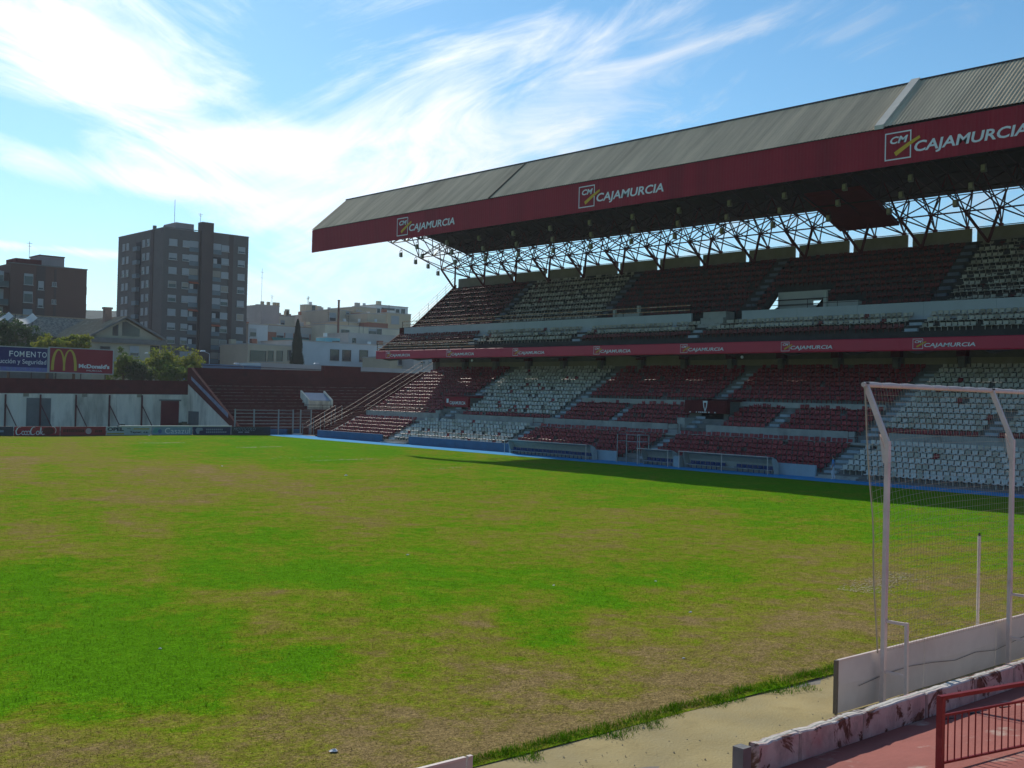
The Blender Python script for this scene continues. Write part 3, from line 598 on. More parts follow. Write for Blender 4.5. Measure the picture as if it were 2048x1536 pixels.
for tier, par in ((0, LT), (1, UT)):
    for kset, nm in (((0, 1), 'white_seats'), ((2, 3), 'red_seats')):
        idx = [i for i, s in enumerate(seats) if s[4] == tier and s[3] in kset and i not in single]
        pos = S[idx]; jit = rng.normal(0, .020, pos.shape)
        Q = np.repeat(SV[None], len(idx), 0); tl = rng.normal(0, .05, len(idx))[:, None]; Q[:, :, 0] += tl*(Q[:, :, 2]-.3); Q[:, :, 1] += rng.normal(0, .03, len(idx))[:, None]*Q[:, :, 0]
        br = rng.random(len(idx)) < .012; Q[br, :, 2] = np.minimum(Q[br, :, 2], .40)      # snapped backrests
        V = (Q+(pos+jit)[:, None]).reshape(-1, 3); n = len(SV); kk = len(SF)
        F = [tuple(b*n+q for q in f) for b in range(len(idx)) for f in SF]
        me = bpy.data.meshes.new(nm); me.from_pydata(V.tolist(), [], F)
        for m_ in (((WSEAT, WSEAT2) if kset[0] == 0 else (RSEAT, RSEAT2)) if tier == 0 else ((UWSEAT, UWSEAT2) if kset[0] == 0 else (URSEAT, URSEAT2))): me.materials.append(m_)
        me.polygons.foreach_set('material_index', np.repeat([seats[i][3]-kset[0] for i in idx], kk).astype(np.int32)); me.update()
        link('seats', me, par, kind='stuff', label='rows of %s moulded plastic seats' % ('white' if kset[0] == 0 else 'red'))
for i in single:
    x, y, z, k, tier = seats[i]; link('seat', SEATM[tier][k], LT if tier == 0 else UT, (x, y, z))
# --- aisles: half-height painted steps
def aisle(rows, yc, w, par, first_z, r1=None, m_=None):
    mb = MB(); pz = first_z
    for x, z in rows[:r1]:
        mb.box(x-.36, x-.002, yc-w, yc+w, pz+.003, (pz+z)/2+.004); mb.box(x+.003, x+.38, yc-w, yc+w, z+.002, z+.012); pz = z
    mb.build('aisle_steps', m_ or AISLE, par)
for a in A_LL: aisle(LL[1:], a, .55, LT, LL[0][1])
for a in A_LU: aisle(LU, a, .55, LT, 2.45)
for a in A_LU_S: aisle(LU, a, .5, LT, 2.45, 5)
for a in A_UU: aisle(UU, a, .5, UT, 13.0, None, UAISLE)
for a in A_UL: aisle(UL, a, .55, UT, 10.4)
# --- gangway parapets, ledge, front wall
def run(name, m_, par, x0, x1, z0, z1, y0, y1, step, gaps=()):
    y = y0
    while y < y1-.05:
        ye = min(y+step, y1)
        if not any(a < (y+ye)/2 < b for a, b in gaps): MB().box(x0, x1, y+.008, ye-.008, z0, z1).build(name, m_, par)
        y = ye
run('gangway_wall_panel', CONCL, LT, 80.30, 80.46, 2.44, 3.42, 4, 117.9, 3.0, [(a-.9, a+.9) for a in A_LU]+[(63, 66)])
MB().box(78.72, 78.97, 4, 117.8, 2.40, 2.60).build('gangway_kerb', CONCL, LT)
MB().box(84.20, 84.30, 48.6, 83.6, 5.16, 5.62).build('ledge', CONCL, LT)
run('front_wall_panel', BLUEW, LT, 73.98, 74.18, -.01, .90, 105.3, 119.0, 3.4)
run('front_wall_panel', BLUEW, LT, 73.98, 74.18, -.01, .90, 83.5, 100.2, 3.4)
FWALL = mat('front_wall_grey', (.33, .42, .48), .85, .14, .8, .1, 14, col2=(.22, .30, .36))
run('front_wall_panel', FWALL, LT, 73.98, 74.18, -.01, .90, 69.0, 83.5, 3.6)
run('front_wall_panel', FWALL, LT, 73.98, 74.18, -.01, .90, 48.4, 64.9, 3.3)
for yc, w in ((102.7, 2.2), (46.4, 1.7)): MB().box(73.5, 73.9, yc-w, yc+w, 0, .12).box(73.9, 74.19, yc-w, yc+w, 0, .24).build('front_stairs', CONCL, LT)
GWALL = mat('gangway_grey', (.42, .46, .50), .85, .08, .5, .05, 10)
run('upper_gangway_panel', GWALL, UT, 85.22, 85.44, 12.36, 14.05, 4, 117.0, 6.0, [(66.3, 69.8)])
for yc in (68.0,):                            # white stair block in the upper gangway wall
    MB().prism_y([(84.5, 12.3), (84.5, 12.9), (84.9, 12.9), (84.9, 13.5), (85.3, 13.5), (85.3, 14.1), (86.6, 14.1), (86.6, 12.9)], yc-2.1, yc+.6).build('stair_block', CONCL, UT)
# pale walls round the stair mouths of the upper tier
MOUTH = mat('stair_mouth', (.50, .51, .46), .85, .1, .6, .05, 10)
MB().box(87.3, 88.6, 78.7, 81.8, 13.01, 14.55).box(87.0, 87.3, 78.4, 78.7, 13.01, 15.3).box(87.0, 87.3, 81.8, 82.1, 13.01, 15.0).build('stair_mouth', MOUTH, UT)
MB().box(87.3, 88.6, 53.2, 56.2, 13.01, 14.7).box(87.0, 87.3, 56.2, 56.5, 13.01, 15.6).build('stair_mouth', MOUTH, UT)
# open stair mouth: pale back wall with a window to the sky
zA, zB = 13.02, 16.09; y0, y1 = GAP[1]+.01, GAP[0]-.01
MB().box(90.0, 90.2, 59.6, y1, zA, zB).box(90.0, 90.2, 58.2, 59.6, zA, 14.2).box(90.0, 90.2, 58.9, 59.6, 14.2, 14.75).box(90.0, 90.2, y0, 58.2, zA, zB).box(90.0, 90.2, 58.2, 59.6, 15.15, zB).build('stair_mouth_wall', MOUTH, UT)
for z in (13.8, 14.3, 14.8, 15.3): MB().tube((89.9, y0, z), (89.9, y1, z), .03, 5).build('mouth_rail', STEEL, UT)
# --- balcony band with sponsor lettering
EXN, EZ = (0, -1, 0), (0, 0, 1)               # text on faces looking towards -X reads along -Y
def band_piece(y0, y1): return MB().prism_y([(81.70, 9.90), (81.66, 10.0), (81.66, 10.88), (81.70, 10.93), (81.85, 10.93), (81.85, 9.90)], y0, y1).build('balcony_band', REDBAND, GS)
ys = [YN]+[118.0-6*k for k in range(18, -1, -1)]
bands = [(a, b, band_piece(a+.004, b-.004)) for a, b in zip(ys[:-1], ys[1:])]
def logo(par, X, y, z, s, box, W):
    """square emblem with CM and a yellow stroke, then the name; s = emblem height"""
    o = (X, y, z); mb = MB(); b = s*.045; w = box
    for pts in ([(0,0),(w,0),(w,b),(0,b)], [(0,s-b),(w,s-b),(w,s),(0,s)], [(0,b),(b,b),(b,s-b),(0,s-b)], [(w-b,b),(w,b),(w,s-b),(w-b,s-b)]): poly_on(mb, pts, o, EXN, EZ, .0)
    text_on(mb, 'CM', (X, y-w*.2, z+s*.58), EXN, EZ, w*.68, s*.26, .03, .25)
    mb.build('emblem', LETTER, par)
    m2 = MB(); stroke_on(m2, [(w*.40, s*.20), (w*.62, s*.33), (w*.95, s*.52), (w*1.32, s*.70)], [s*.16, s*.15, s*.13, s*.10], o, EXN, EZ, .012); m2.build('yellow_stroke', YELLOW, par)
    m3 = MB(); text_on(m3, 'CAJAMURCIA', (X, y-w*1.12, z+s*.06), EXN, EZ, W-w*1.12, s*.50, .022, .16); m3.build('lettering', LETTER, par)
for y in (115.8, 103.6, 91.9, 79.6, 68.3, 57.1, 44.9, 33.0, 21.2):
    par = next(p for a, b, p in bands if a <= y-.1 <= b); logo(par, 81.645, y, 10.03, .80, .85, 5.05)
# --- roof
TOPF, RIDGE, REAR = (71.9, 25.14), (76.8, 29.45), (96.3, 24.8)
def corrugated(y0, y1, a, b, pitch, amp, n_in):
    """trapezoidal sheet from (x,z) a to b, ribs running a->b"""
    d = np.array(b)-np.array(a); nrm = np.array((-d[1], d[0]))/np.hypot(*d)*amp; vs = []; k = int(round((y1-y0)/pitch))*4
    for i in range(k+1):
        y = y0+(y1-y0)*i/k; h = 1 if i % 4 in (1, 2) else 0; yy = y+((.25*pitch*.45) if i % 4 in (0,) else (-.25*pitch*.45 if i % 4 == 3 else 0)) if 0 < i < k else y
        for j in range(n_in+1): s = j/n_in; vs.append((a[0]+d[0]*s+nrm[0]*h, yy, a[1]+d[1]*s+nrm[1]*h))
    m_ = n_in+1; return MB().add(vs, [(i*m_+j, i*m_+j+1, (i+1)*m_+j+1, (i+1)*m_+j) for i in range(k) for j in range(n_in)])
SEG = [(YN, 42.499, .10), (42.501, 84.999, 0), (85.001, 118.3, .0)]
for a, b, dz in SEG:
    L_ = lambda p: (p[0], p[1]+dz)
    corrugated(a, b, L_(TOPF), L_(RIDGE), .30, .036, 1).build('roof_sheet', ROOFM, GS)
    MB().prism_y([L_((76.85, 29.47)), L_((96.4, 24.86)), L_((96.4, 24.78)), L_((76.85, 29.38))], a, b).build('roof_rear_sheet', ROOFM, GS)
    MB().prism_y([(72.05, 25.08), (76.85, 29.34), (76.85, 29.30), (72.08, 25.02)], a, b).build('shade_sheet_front', SHADEM, GS)  # added dark sheets below the roof, coloured as its shade
    MB().prism_y([(76.85, 29.34), (96.3, 24.74), (96.3, 24.70), (76.85, 29.28)], a, b).build('shade_sheet_rear', SHADEM, GS)
    MB().box(76.72, 76.95, a, b, 29.40+dz, 29.55+dz).build('ridge_cap', STEEL, GS)
MB().prism_y([(71.8, 25.10), (76.75, 29.44), (76.75, 29.75), (71.8, 25.40)], 42.05, 42.75).build('joint_cap', mat('joint_cap', (.52, .49, .42), .5, .1, 1), GS)
MB().prism_y([(71.82, 25.10), (76.8, 29.46), (76.8, 29.56), (71.82, 25.23)], 84.9, 85.1).build('joint_strip', mat('joint_dark', (.10, .09, .07), 1, .1, 1, 0, spec=0), GS)
fasc = [(a, b, corrugated(a, b, (72.0, 22.40), (72.0, 25.10), .30, .018, 1).build('roof_fascia', REDP, GS)) for a, b in ((YN, 42.5), (42.51, 85.0), (85.01, 118.2))]
MB().box(72.08, 72.14, YN, 118.2, 22.42, 25.0).build('fascia_lining', SHADEM, GS)
for (y, s) in ((100.6, 1.95), (72.5, 1.95), (42.0, 1.95)):
    par = next(p for a, b, p in fasc if a <= y-.2 <= b); logo(par, 71.965, y, 22.78, s, 2.0, 10.1)
# --- space frame: top nodes under the sheets, bottom nodes 2.4 m below, legs down to the rear of the upper tier
TN = [(73.4, 26.0), (76.8, 29.0), (81.7, 27.9), (86.5, 26.75), (91.4, 25.6), (96.0, 24.5)]
BN = [(74.9, 25.6), (79.2, 26.1), (83.6, 24.8), (88.0, 23.4), (91.7, 22.2)]
RN = (95.2, 21.35)
near_bars, far_bars, NB = MB(), MB(), []
K = 38
Tp = lambda i, k: (TN[i][0], 118.0-3*k-1.5+1.5, TN[i][1]); Bp = lambda i, k: (BN[i][0], 118.0-3*k-1.5+1.5-.0, BN[i][1])
Tp = lambda i, k: (TN[i][0], 119.4-3*k if k > 0 else 118.1, TN[i][1]); Bp = lambda i, k: (BN[i][0], 117.9-3*k, BN[i][1]); Rp = lambda k: (RN[0], 116.4-3*k, RN[1])
bars = []
for k in range(K):
    vis = 117.9-3*k > 33
    for i in range(5):
        for ii in (i, i+1):
            for kk in (k, k+1): bars.append((Bp(i, k), Tp(ii, kk), .062, vis and i == 4))
        if k < K-1: bars.append((Bp(i, k), Bp(i, k+1), .068, vis and i == 4))
        if i < 4: bars.append((Bp(i, k), Bp(i+1, k), .068, vis and i == 3))
    for i in range(6):
        if i < 5: bars.append((Tp(i, k), Tp(i+1, k), .05, False))
        if k < K-1: bars.append((Tp(i, k), Tp(i, k+1), .05, False))
    if k < K-1:
        bars.append((Bp(4, k), Rp(k), .068, vis)); bars.append((Bp(4, k+1), Rp(k), .068, vis)); bars.append((Rp(k), Tp(5, k+1), .068, False)); bars.append((Rp(k), Tp(4, k+1), .06, False)); bars.append((Rp(k), Bp(3, k), .055, False))
        if k < K-2: bars.append((Rp(k), Rp(k+1), .04, False))
    if k % 2 == 0 and k < K-1:
        Sx = (92.85, 116.4-3*k, 19.6); bars.append((Sx, Bp(4, k), .13, vis)); bars.append((Sx, Bp(4, k+1), .13, vis))
TR = link('roof_truss', None, GS, (84, 61, 22))
unit = MB().tube((0, 0, 0), (0, 0, 1), 1, 6).mesh('truss_bar', MAROOND)
rest = MB()
for a, b, r, v in bars:
    if v:
        A = Vector(a); d = Vector(b)-A; o = bpy.data.objects.new('truss_bar', unit); COL.objects.link(o); o.parent = TR; o.matrix_parent_inverse = WM[TR.name].inverted()
        o.matrix_basis = Matrix.Translation(A) @ d.to_track_quat('Z', 'Y').to_matrix().to_4x4() @ Matrix.Diagonal((r, r, d.length, 1))
    else: rest.tube(a, b, r, 5)
rest.build('truss_bars', STEEL, TR, kind='stuff', label='dark lattice of roof truss bars')
for k in range(0, K-1):
    if 116.4-3*k > 33: MB().box(95.05, 95.35, 116.25-3*k, 116.55-3*k, 20.9, 21.5).build('node_bracket', MAROON, TR)
# --- rear parapet in panels with open slots beside each leg
PAR = mat('parapet', (.28, .27, .22), .9, .15, .7, .2, 10)
y = 117.6
for k in range(19):
    ya = 112.2-6*k
    MB().box(94.42, 94.6, ya+.45, y, 19.3, 21.15).build('parapet_panel', PAR, UT); y = ya-.05
    MB().box(94.42, 94.6, ya-.04, ya+.44, 19.3, 19.95).build('parapet_sill', PAR, UT)
# --- dark red commentary cabin under the roof
MB().prism_y([(86.4, 24.1), (92.5, 21.75), (92.5, 22.05), (86.5, 24.5)], 52.4, 58.4).build('commentary_cabin', mat('cabin_red', (.16, .02, .025), .7, .15, 1), GS)
# --- columns, beams and cream panels at the back of the lower tier
for k in range(19):
    yc = 117.4-6*k
    MB().box(90.55, 91.05, yc-.28, yc+.28, 8.5, 12.6).build('column', CONC, GS)
    MB().box(90.45, 91.12, yc-.42, yc+.42, 9.85, 10.55).build('capital', MAROON, GS)
    MB().prism_y([(82.3, 9.90), (83.4, 9.72), (90.54, 10.6), (90.54, 14.9), (87.2, 13.3), (85.2, 11.75), (82.9, 10.05)], yc-.17, yc+.17).build('raker_beam', CONCD, GS)
    if k < 18: MB().box(91.06, 91.16, yc-5.4, yc-.6, 9.2, 9.78+(.5 if k in (5, 6, 13) else 0)).build('cream_panel', CREAM, GS)
MB().box(91.22, 91.4, YN, YE, 8.4, 12.8).build('rear_wall', CONCD, GS)
MB().box(91.0, 91.2, YN, YE, 8.0, 8.9).build('rear_kerb', CONCD, GS)
# --- vomitory hoods of the lower tier
for (a, b), txt in zip(HOOD, (True, False)):
    x0 = 82.1 if txt else 81.9; dz = -.25 if txt else 0
    v = MB().box(82.45, 84.7, a, b, 3.0, 5.55+dz).build('vomitory', CONCD, LT)
    MB().box(82.40, 82.449, a+.5, b-1.4, 3.2, 4.5+dz).build('doorway', mat('opening_shade', (.008, .008, .008), .9), v)  # solid black panel; the unlit passage is only its colour
    MB().box(80.6, 82.44, b-.9, b, 2.5, 4.0+dz).build('ramp_wall', CONCL, v)
    MB().prism_y([(x0, 4.46+dz), (x0, 5.62+dz), (84.75, 5.80+dz), (84.75, 5.56+dz), (82.46, 5.56+dz), (82.46, 4.46+dz)], a-.2, b+.2).build('hood', REDP if txt else MAROON, v)
    mb = MB()
    if txt: text_on(mb, 'CAJAMURCIA', (x0-.012, b-.7, 4.62+dz), EXN, EZ, 2.9, .5, .03, .2); poly_on(mb, [(0,0),(.4,0),(.4,.5),(0,.5)], (x0-.012, b-.1, 4.9+dz), EXN, EZ); mb.build('lettering', LETTER, v)
    else:
        yc = (a+b)/2; poly_on(mb, [(-.28,.55),(-.20,.0),(0,-.5),(.20,.0),(.28,.55)], (x0-.012, yc, 5.05), EXN, EZ); mb.build('crest', LETTER, v)
        m2 = MB(); poly_on(m2, [(-.14,.38),(-.09,.0),(0,-.26),(.09,.0),(.14,.38)], (x0-.024, yc, 5.05), EXN, EZ); poly_on(m2, [(-.16,.58),(.16,.58),(.10,.74),(-.10,.74)], (x0-.024, yc, 5.05), EXN, EZ); m2.build('crest_centre', MAROON, v)
        m3 = MB()
        for q in (-1.75, -1.0, -.7, -.5, -.3, -.1, .1, .45, 1.15): poly_on(m3, [(-.07,0),(.07,0),(.07,.10),(-.07,.10)], (x0-.012, yc-q, 4.5), EXN, EZ)
        m3.build('crest_caption', LETTER, v)
# --- railings
RAILT = mat('rail_rust', (.22, .10, .075), .6, .15, 3, 0, col2=(.36, .25, .2), c2=(.5, .65), c2scale=3)
def railing(name, pts, heights, m_, par, r=.028, post=2.2, pm=None):
    """rails following a polyline of floor points, posts at intervals"""
    t = link(name, None, par, tuple(pts[0]))
    for h in heights:
        mb = MB()
        for a, b in zip(pts[:-1], pts[1:]): mb.tube((a[0], a[1], a[2]+h), (b[0], b[1], b[2]+h), r, 6)
        mb.build('rail', m_, t)
    for a, b in zip(pts[:-1], pts[1:]):
        a = Vector(a); b = Vector(b); n = max(1, round((b-a).length/post))
        for i in range(n+1):
            P = a.lerp(b, i/n); MB().tube((P.x, P.y, P.z), (P.x, P.y, P.z+max(heights)), r*.9, 5).build('post', pm or m_, t)
    return t
railing('balcony_railing', [(81.78, 117.9, 10.92), (81.78, 98.6, 10.92)], (.3, .62, .98), RAILO, GS, .055, 2.4, STEEL)
railing('gangway_railing', [(85.33, 117.5, 14.05), (85.33, 70.2, 14.05)], (.35, .8), RAILO, GS, .045, 3.0, STEEL)
railing('gangway_railing', [(85.33, 66.0, 14.05), (85.33, 30, 14.05)], (.35, .8), STEEL, GS, .03, 3.0)
railing('lower_gangway_railing', [(80.38, 117.8, 3.42), (80.38, 105, 3.42)], (.3, .6), RAILO, GS, .03, 2.5, STEEL)
for a in A_LU[1:4]: railing('stair_rail', [(78.8, a+.85, 2.45), (80.2, a+.85, 2.45)], (.5, 1.0), MAROOND, GS, .025, 1.4)
railing('end_railing', [(74.5, 118.25, .75), (78.6, 118.25, 2.55), (80.3, 118.25, 2.75), (91.0, 118.25, 8.7)], (.55, 1.1), RAILT, GS, .024, 3.0, STEEL)
railing('end_railing', [(74.9, 121.2, .3), (80.0, 121.2, 2.7), (91.5, 121.2, 8.9)], (.6, 1.15), RAILT, GS, .024, 3.4, STEEL)
railing('upper_end_railing', [(87.0, 118.15, 13.9), (94.2, 118.15, 20.2)], (.4, .8, 1.2), GREYST, GS, .03, 1.8)
# end wall of the lower tier beside the far stairs, and stairs between tier end and outer rail
MB().prism_y([(74.4, -.02), (74.4, .35), (78.9, 2.45), (80.5, 2.6), (91.0, 8.4), (91.0, -.02)], 118.02, 118.16).build('end_wall', CONCL, GS)
mb = MB(); x, z = 75.0, .2
while x < 91: mb.box(x, x+.36, 118.17, 121.1, max(0, z-.5), z); x += .36; z += .19
mb.build('end_stairs', MAROON, GS)
MB().prism_y([(81.9, 9.9), (81.9, 10.9), (85.3, 13.3), (85.3, 12.3), (83.0, 10.0)], 117.95, 118.1).build('upper_end_wall', MAROON, GS)
MB().prism_y([(85.3, 11.8), (85.3, 14.05), (87.2, 14.3), (94.4, 20.4), (94.4, 19.3), (87.2, 13.3)], 117.95, 118.1).build('upper_end_wall', MAROON, GS)
# ================================================================== floodlights under the roof
LAMPB = mat('floodlight_grey', (.30, .31, .28), .5, .15, 4, 0); LAMPF = mat('floodlight_glass', (.55, .57, .52), .2, .1, 3, 0)
fl_body = MB().add([(-.12,-.19,-.50),(.16,-.22,-.56),(.16,.22,-.56),(-.12,.19,-.50),(-.08,-.16,.02),(.12,-.19,.08),(.12,.19,.08),(-.08,.16,.02)], [(0,3,2,1),(4,5,6,7),(0,1,5,4),(1,2,6,5),(2,3,7,6),(3,0,4,7)]).mesh('housing', LAMPB)
fl_face = MB().box(-.15, -.125, -.15, .15, -.45, -.04).mesh('lens', LAMPF)
fl_arm = MB().tube((.03, -.24, -.25), (.03, -.24, .28), .025, 5).tube((.03, .24, -.25), (.03, .24, .28), .025, 5).tube((.03, -.24, .28), (.03, .24, .28), .03, 5).tube((.03, 0, .28), (.03, 0, .62), .035, 5).mesh('bracket', STEEL)
rows = [('front', 83.5, 24.15, 112.4, 6.0, 15), ('middle', 86.0, 23.4, 114.6, 6.0, 15), ('rear', 88.6, 22.65, 111.2, 6.0, 14)]
for nm, X, Zl, y0, st, n in rows:
    vis = [y0-st*i for i in range(n)]
    for i, y in enumerate(vis):
        t = thing('floodlight', 'grey box floodlight under the grandstand roof, %s from the far end in the %s row' % ('first' if i == 0 else ORD[i], nm), 'floodlight', (X, y, Zl+.6), 'floodlights under the grandstand roof')
        link('housing', fl_body, t, (X, y, Zl)); link('lens', fl_face, t, (X, y, Zl)); link('bracket', fl_arm, t, (X, y, Zl))
for i, (X, y, z, w) in enumerate([(84.9, 117.7, 23.7, 'outermost grey floodlight at the open far end of the roof truss'), (87.2, 117.6, 23.0, 'grey floodlight tilted out at the far end of the truss, between two others'), (89.1, 117.4, 22.6, 'large grey floodlight hanging low at the far end of the truss'), (90.6, 117.2, 21.8, 'small dark floodlight nearest the truss leg at the far end')]):
    t = thing('floodlight', w, 'floodlight', (X, y, z+.6), 'floodlights under the grandstand roof')
    for nm, me in (('housing', fl_body), ('lens', fl_face), ('bracket', fl_arm)): link(nm, me, t, (X, y, z))
GLOBE = mat('lamp_globe', (.7, .7, .66), .3, .05, 1, 0)
for y, w in ((100.0, 'round white lamp below the red band at the far end, over red seats'), (61.9, 'round white lamp below the red band above the dark middle of the stand')):
    t = thing('globe_lamp', w, 'lamp', (82.6, y, 9.93)); me = MB(); 
    for i in range(6):
        a0, a1 = math.pi*i/6, math.pi*(i+1)/6; me.tube((82.6, y, 9.62+.15*math.cos(a0)), (82.6, y, 9.62+.15*math.cos(a1)), max(.002, .15*math.sin(a0)), 10, max(.002, .15*math.sin(a1)))
    me.build('globe', GLOBE, t); MB().tube((82.6, y, 9.76), (82.6, y, 9.98), .03, 6).build('stem', STEEL, t)
# ================================================================== dugouts, cage and the person by the track
def dugout(y0, y1, lab, split=None):
    t = thing('dugout', lab, 'dugout', (72.8, (y0+y1)/2, 0)); prof = [(73.75, 0), (73.70, .75), (73.45, 1.12), (72.95, 1.32), (72.35, 1.36)]
    out = [(x+.03, z+.03) for x, z in prof[::-1]]; MB().prism_y(prof+out, y0, y1).build('shell', PLEX, t)
    for y in (y0-.03, y1+.03): MB().prism_y([(73.78, 0), (73.73, .76), (73.47, 1.15), (72.95, 1.35), (72.9, .9), (73.1, .45), (73.2, 0)], y-.02, y+.02).build('side_panel', PLEX, t)
    MB().tube((72.32, y0-.05, 1.37), (72.32, y1+.05, 1.37), .035, 6).build('front_rail', WPOST, t)
    for y in [y0, y1]+([split] if split else []): MB().tube((72.36, y, 0), (72.34, y, 1.36), .03, 6).build('post', WPOST, t)
    MB().box(73.1, 73.5, y0+.1, y1-.1, .28, .34).build('bench', GREYST, t); me = MB().box(-.19, .19, -.21, .21, .345, .39).box(.15, .2, -.21, .21, .39, .62).box(-.02, .02, -.03, .03, .02, .345).mesh('bench_seat', BSEAT); y = y0+.4
    while y < y1-.3:
        if not split or abs(y-split) > .5: link('bench_seat', me, t, (73.28, y, 0))
        y += .52
dugout(71.2, 82.3, 'long curved dugout standing half in sunlight on the blue track', None)
dugout(61.6, 65.0, 'short dugout with blue seats beside the metal cage', None)
dugout(51.6, 60.4, 'long shaded dugout with blue seats, right of the short one', 56.0)
t = thing('kit_locker', 'pale cabinet standing between the short and the long shaded dugouts', 'cabinet', (73.0, 61.0, 0))
MB().box(72.75, 73.5, 60.65, 61.35, 0, .95).build('body', CONCL, t); MB().box(72.735, 72.749, 60.7, 61.3, .08, .9).build('door', FWALL, t)
t = thing('tunnel_cage', 'tall grey tubular cage at the players tunnel mouth', 'cage', (73.2, 66.3, 0))
for X, Y in ((72.7, 67.7), (72.7, 66.6), (72.7, 65.1), (73.9, 67.7), (73.9, 66.4), (73.9, 65.1)): MB().tube((X, Y, 0), (X, Y, 2.5), .035, 6).build('post', GREYST, t)
for a, b in (((72.7, 67.7), (73.9, 67.7)), ((72.7, 65.1), (73.9, 65.1)), ((73.9, 66.4), (73.9, 65.1)), ((72.7, 66.6), (72.7, 65.1))):
    for z in (1.9, 2.48): MB().tube((a[0], a[1], z), (b[0], b[1], z), .03, 6).build('rail', GREYST, t)
def person():
    base = Vector((72.9, 46.2, .01)); t = thing('person', 'person in a blue shirt and white trousers walking along the blue track', 'person', base)
    J = {'pel':(0,0,.95,.15),'spi':(0,0,1.15,.145),'che':(0,0,1.36,.17),'nec':(0,0,1.50,.06),'hea':(0,.01,1.60,.085),'top':(0,.015,1.72,.075),
         'lh':(-.10,0,.90,.10),'lk':(-.11,.06,.50,.068),'la':(-.11,-.02,.09,.045),'lt':(-.12,.14,.04,.04),'rh':(.10,0,.90,.10),'rk':(.10,-.02,.50,.068),'ra':(.10,-.14,.09,.045),'rt':(.11,.01,.04,.04),
         'ls':(-.20,0,1.43,.07),'le':(-.27,-.05,1.14,.05),'lw':(-.27,.03,.89,.032),'lp':(-.265,.05,.82,.036),'rs':(.20,0,1.43,.07),'re':(.28,.02,1.14,.05),'rw':(.27,.10,.90,.032),'rp':(.265,.12,.83,.036)}
    E = [('pel','spi'),('spi','che'),('che','nec'),('nec','hea'),('hea','top'),('pel','lh'),('lh','lk'),('lk','la'),('la','lt'),('pel','rh'),('rh','rk'),('rk','ra'),('ra','rt'),('che','ls'),('ls','le'),('le','lw'),('lw','lp'),('che','rs'),('rs','re'),('re','rw'),('rw','rp')]
    for sgn, w in (('l', -1), ('r', 1)):
        x, y, z, _ = J[sgn+'p']
        for i, (dx, dy, L_) in enumerate(((-.0,.03,.075),(-.0,.012,.085),(-.0,-.008,.08),(-.0,-.026,.065))):
            J[f'{sgn}f{i}'] = (x, y+dy, z-.05, .010); J[f'{sgn}g{i}'] = (x-w*.012, y+dy, z-.05-L_, .008); E += [(sgn+'p', f'{sgn}f{i}'), (f'{sgn}f{i}', f'{sgn}g{i}')]
        J[sgn+'th'] = (x-w*.015, y+.05, z-.045, .010); E.append((sgn+'p', sgn+'th'))
    names = list(J); me = bpy.data.meshes.new('sk'); me.from_pydata([J[n][:3] for n in names], [(names.index(a), names.index(b)) for a, b in E], [])
    o = bpy.data.objects.new('sk', me); COL.objects.link(o); sk = o.modifiers.new('s', 'SKIN'); sk.use_smooth_shade = True
    for i, n in enumerate(names): v = me.skin_vertices[0].data[i]; v.radius = (J[n][3], J[n][3]*(.72 if n in ('che', 'spi', 'pel') else 1)); v.use_root = (n == 'pel')
    o.modifiers.new('u', 'SUBSURF').levels = 1; bpy.context.view_layer.update()
    body = bpy.data.meshes.new_from_object(o.evaluated_get(bpy.context.evaluated_depsgraph_get())); bpy.data.objects.remove(o)
    SK = mat('skin', (.33, .19, .13), .6, .05, 5); SH = mat('shirt_blue', (.10, .25, .50), .8, .1, 8); TRS = mat('trousers_white', (.62, .62, .66), .8, .08, 8); SHO = mat('shoe_dark', (.5, .5, .52), .6); HAIR = mat('hair_dark', (.015, .012, .01), .7)
    for m_ in (SK, SH, TRS, SHO): body.materials.append(m_)
    for p in body.polygons:
        c = p.center; p.use_smooth = True
        p.material_index = 3 if c.z < .085 else 2 if (c.z < .97 and abs(c.x) < .22) else 1 if (c.z < 1.50 and (abs(c.x) < .22 or c.z > 1.18)) else 0
    rz = rad(25)
    link('body', body, t, base, rotz=rz)
    bm = bmesh.new(); bmesh.ops.create_uvsphere(bm, u_segments=14, v_segments=9, radius=1); 
    for v in bm.verts: v.co = Vector((v.co.x*.088, v.co.y*.098-.018, v.co.z*.105+1.685))
    bmesh.ops.delete(bm, geom=[v for v in bm.verts if v.co.y > .045 and v.co.z < 1.72], context='VERTS'); hm = bpy.data.meshes.new('hair'); bm.to_mesh(hm); bm.free(); hm.materials.append(HAIR); link('hair', hm, t, base, rotz=rz)
person()
# ================================================================== FAR END: boards on the goal line
EX, EZ = (1, 0, 0), (0, 0, 1)                 # text on faces looking towards -Y reads along +X
YB = 124.6
def bx_(px): return float(gy(YB, px, 860)[0])
def board(px0, px1, col, lab, deco=None):
    x0, x1 = bx_(px0), bx_(px1); t = thing('perimeter_board', lab, 'board', ((x0+x1)/2, YB, 0), 'advertising boards along the far goal line')
    MB().box(x0+.02, x1-.02, YB, YB+.06, .10, 1.06).build('panel', mat('board_'+lab[:14], col, .6, .1, .6, 0), t)
    MB().box(x0, x1, YB-.015, YB+.075, 0, .099).build('plinth', BLACK, t)
    for x in (x0+.5, x1-.5): MB().bar((x, YB+.06, .9), (x, YB+.8, .02), .05, .05).build('strut', STEEL, t)
    if deco: deco(t, x0, x1)
    return t
LIFT = YB-.012
DKTXT = mat('letter_dark', (.03, .04, .06), .7, .05, 1); BLTXT = mat('letter_blue', (.10, .16, .34), .7, .05, 1); DIM = mat('letter_dim', (.20, .27, .36), .7, .05, 1); YBAR = mat('bar_yellow', (.42, .30, .05), .7, .05, 1)
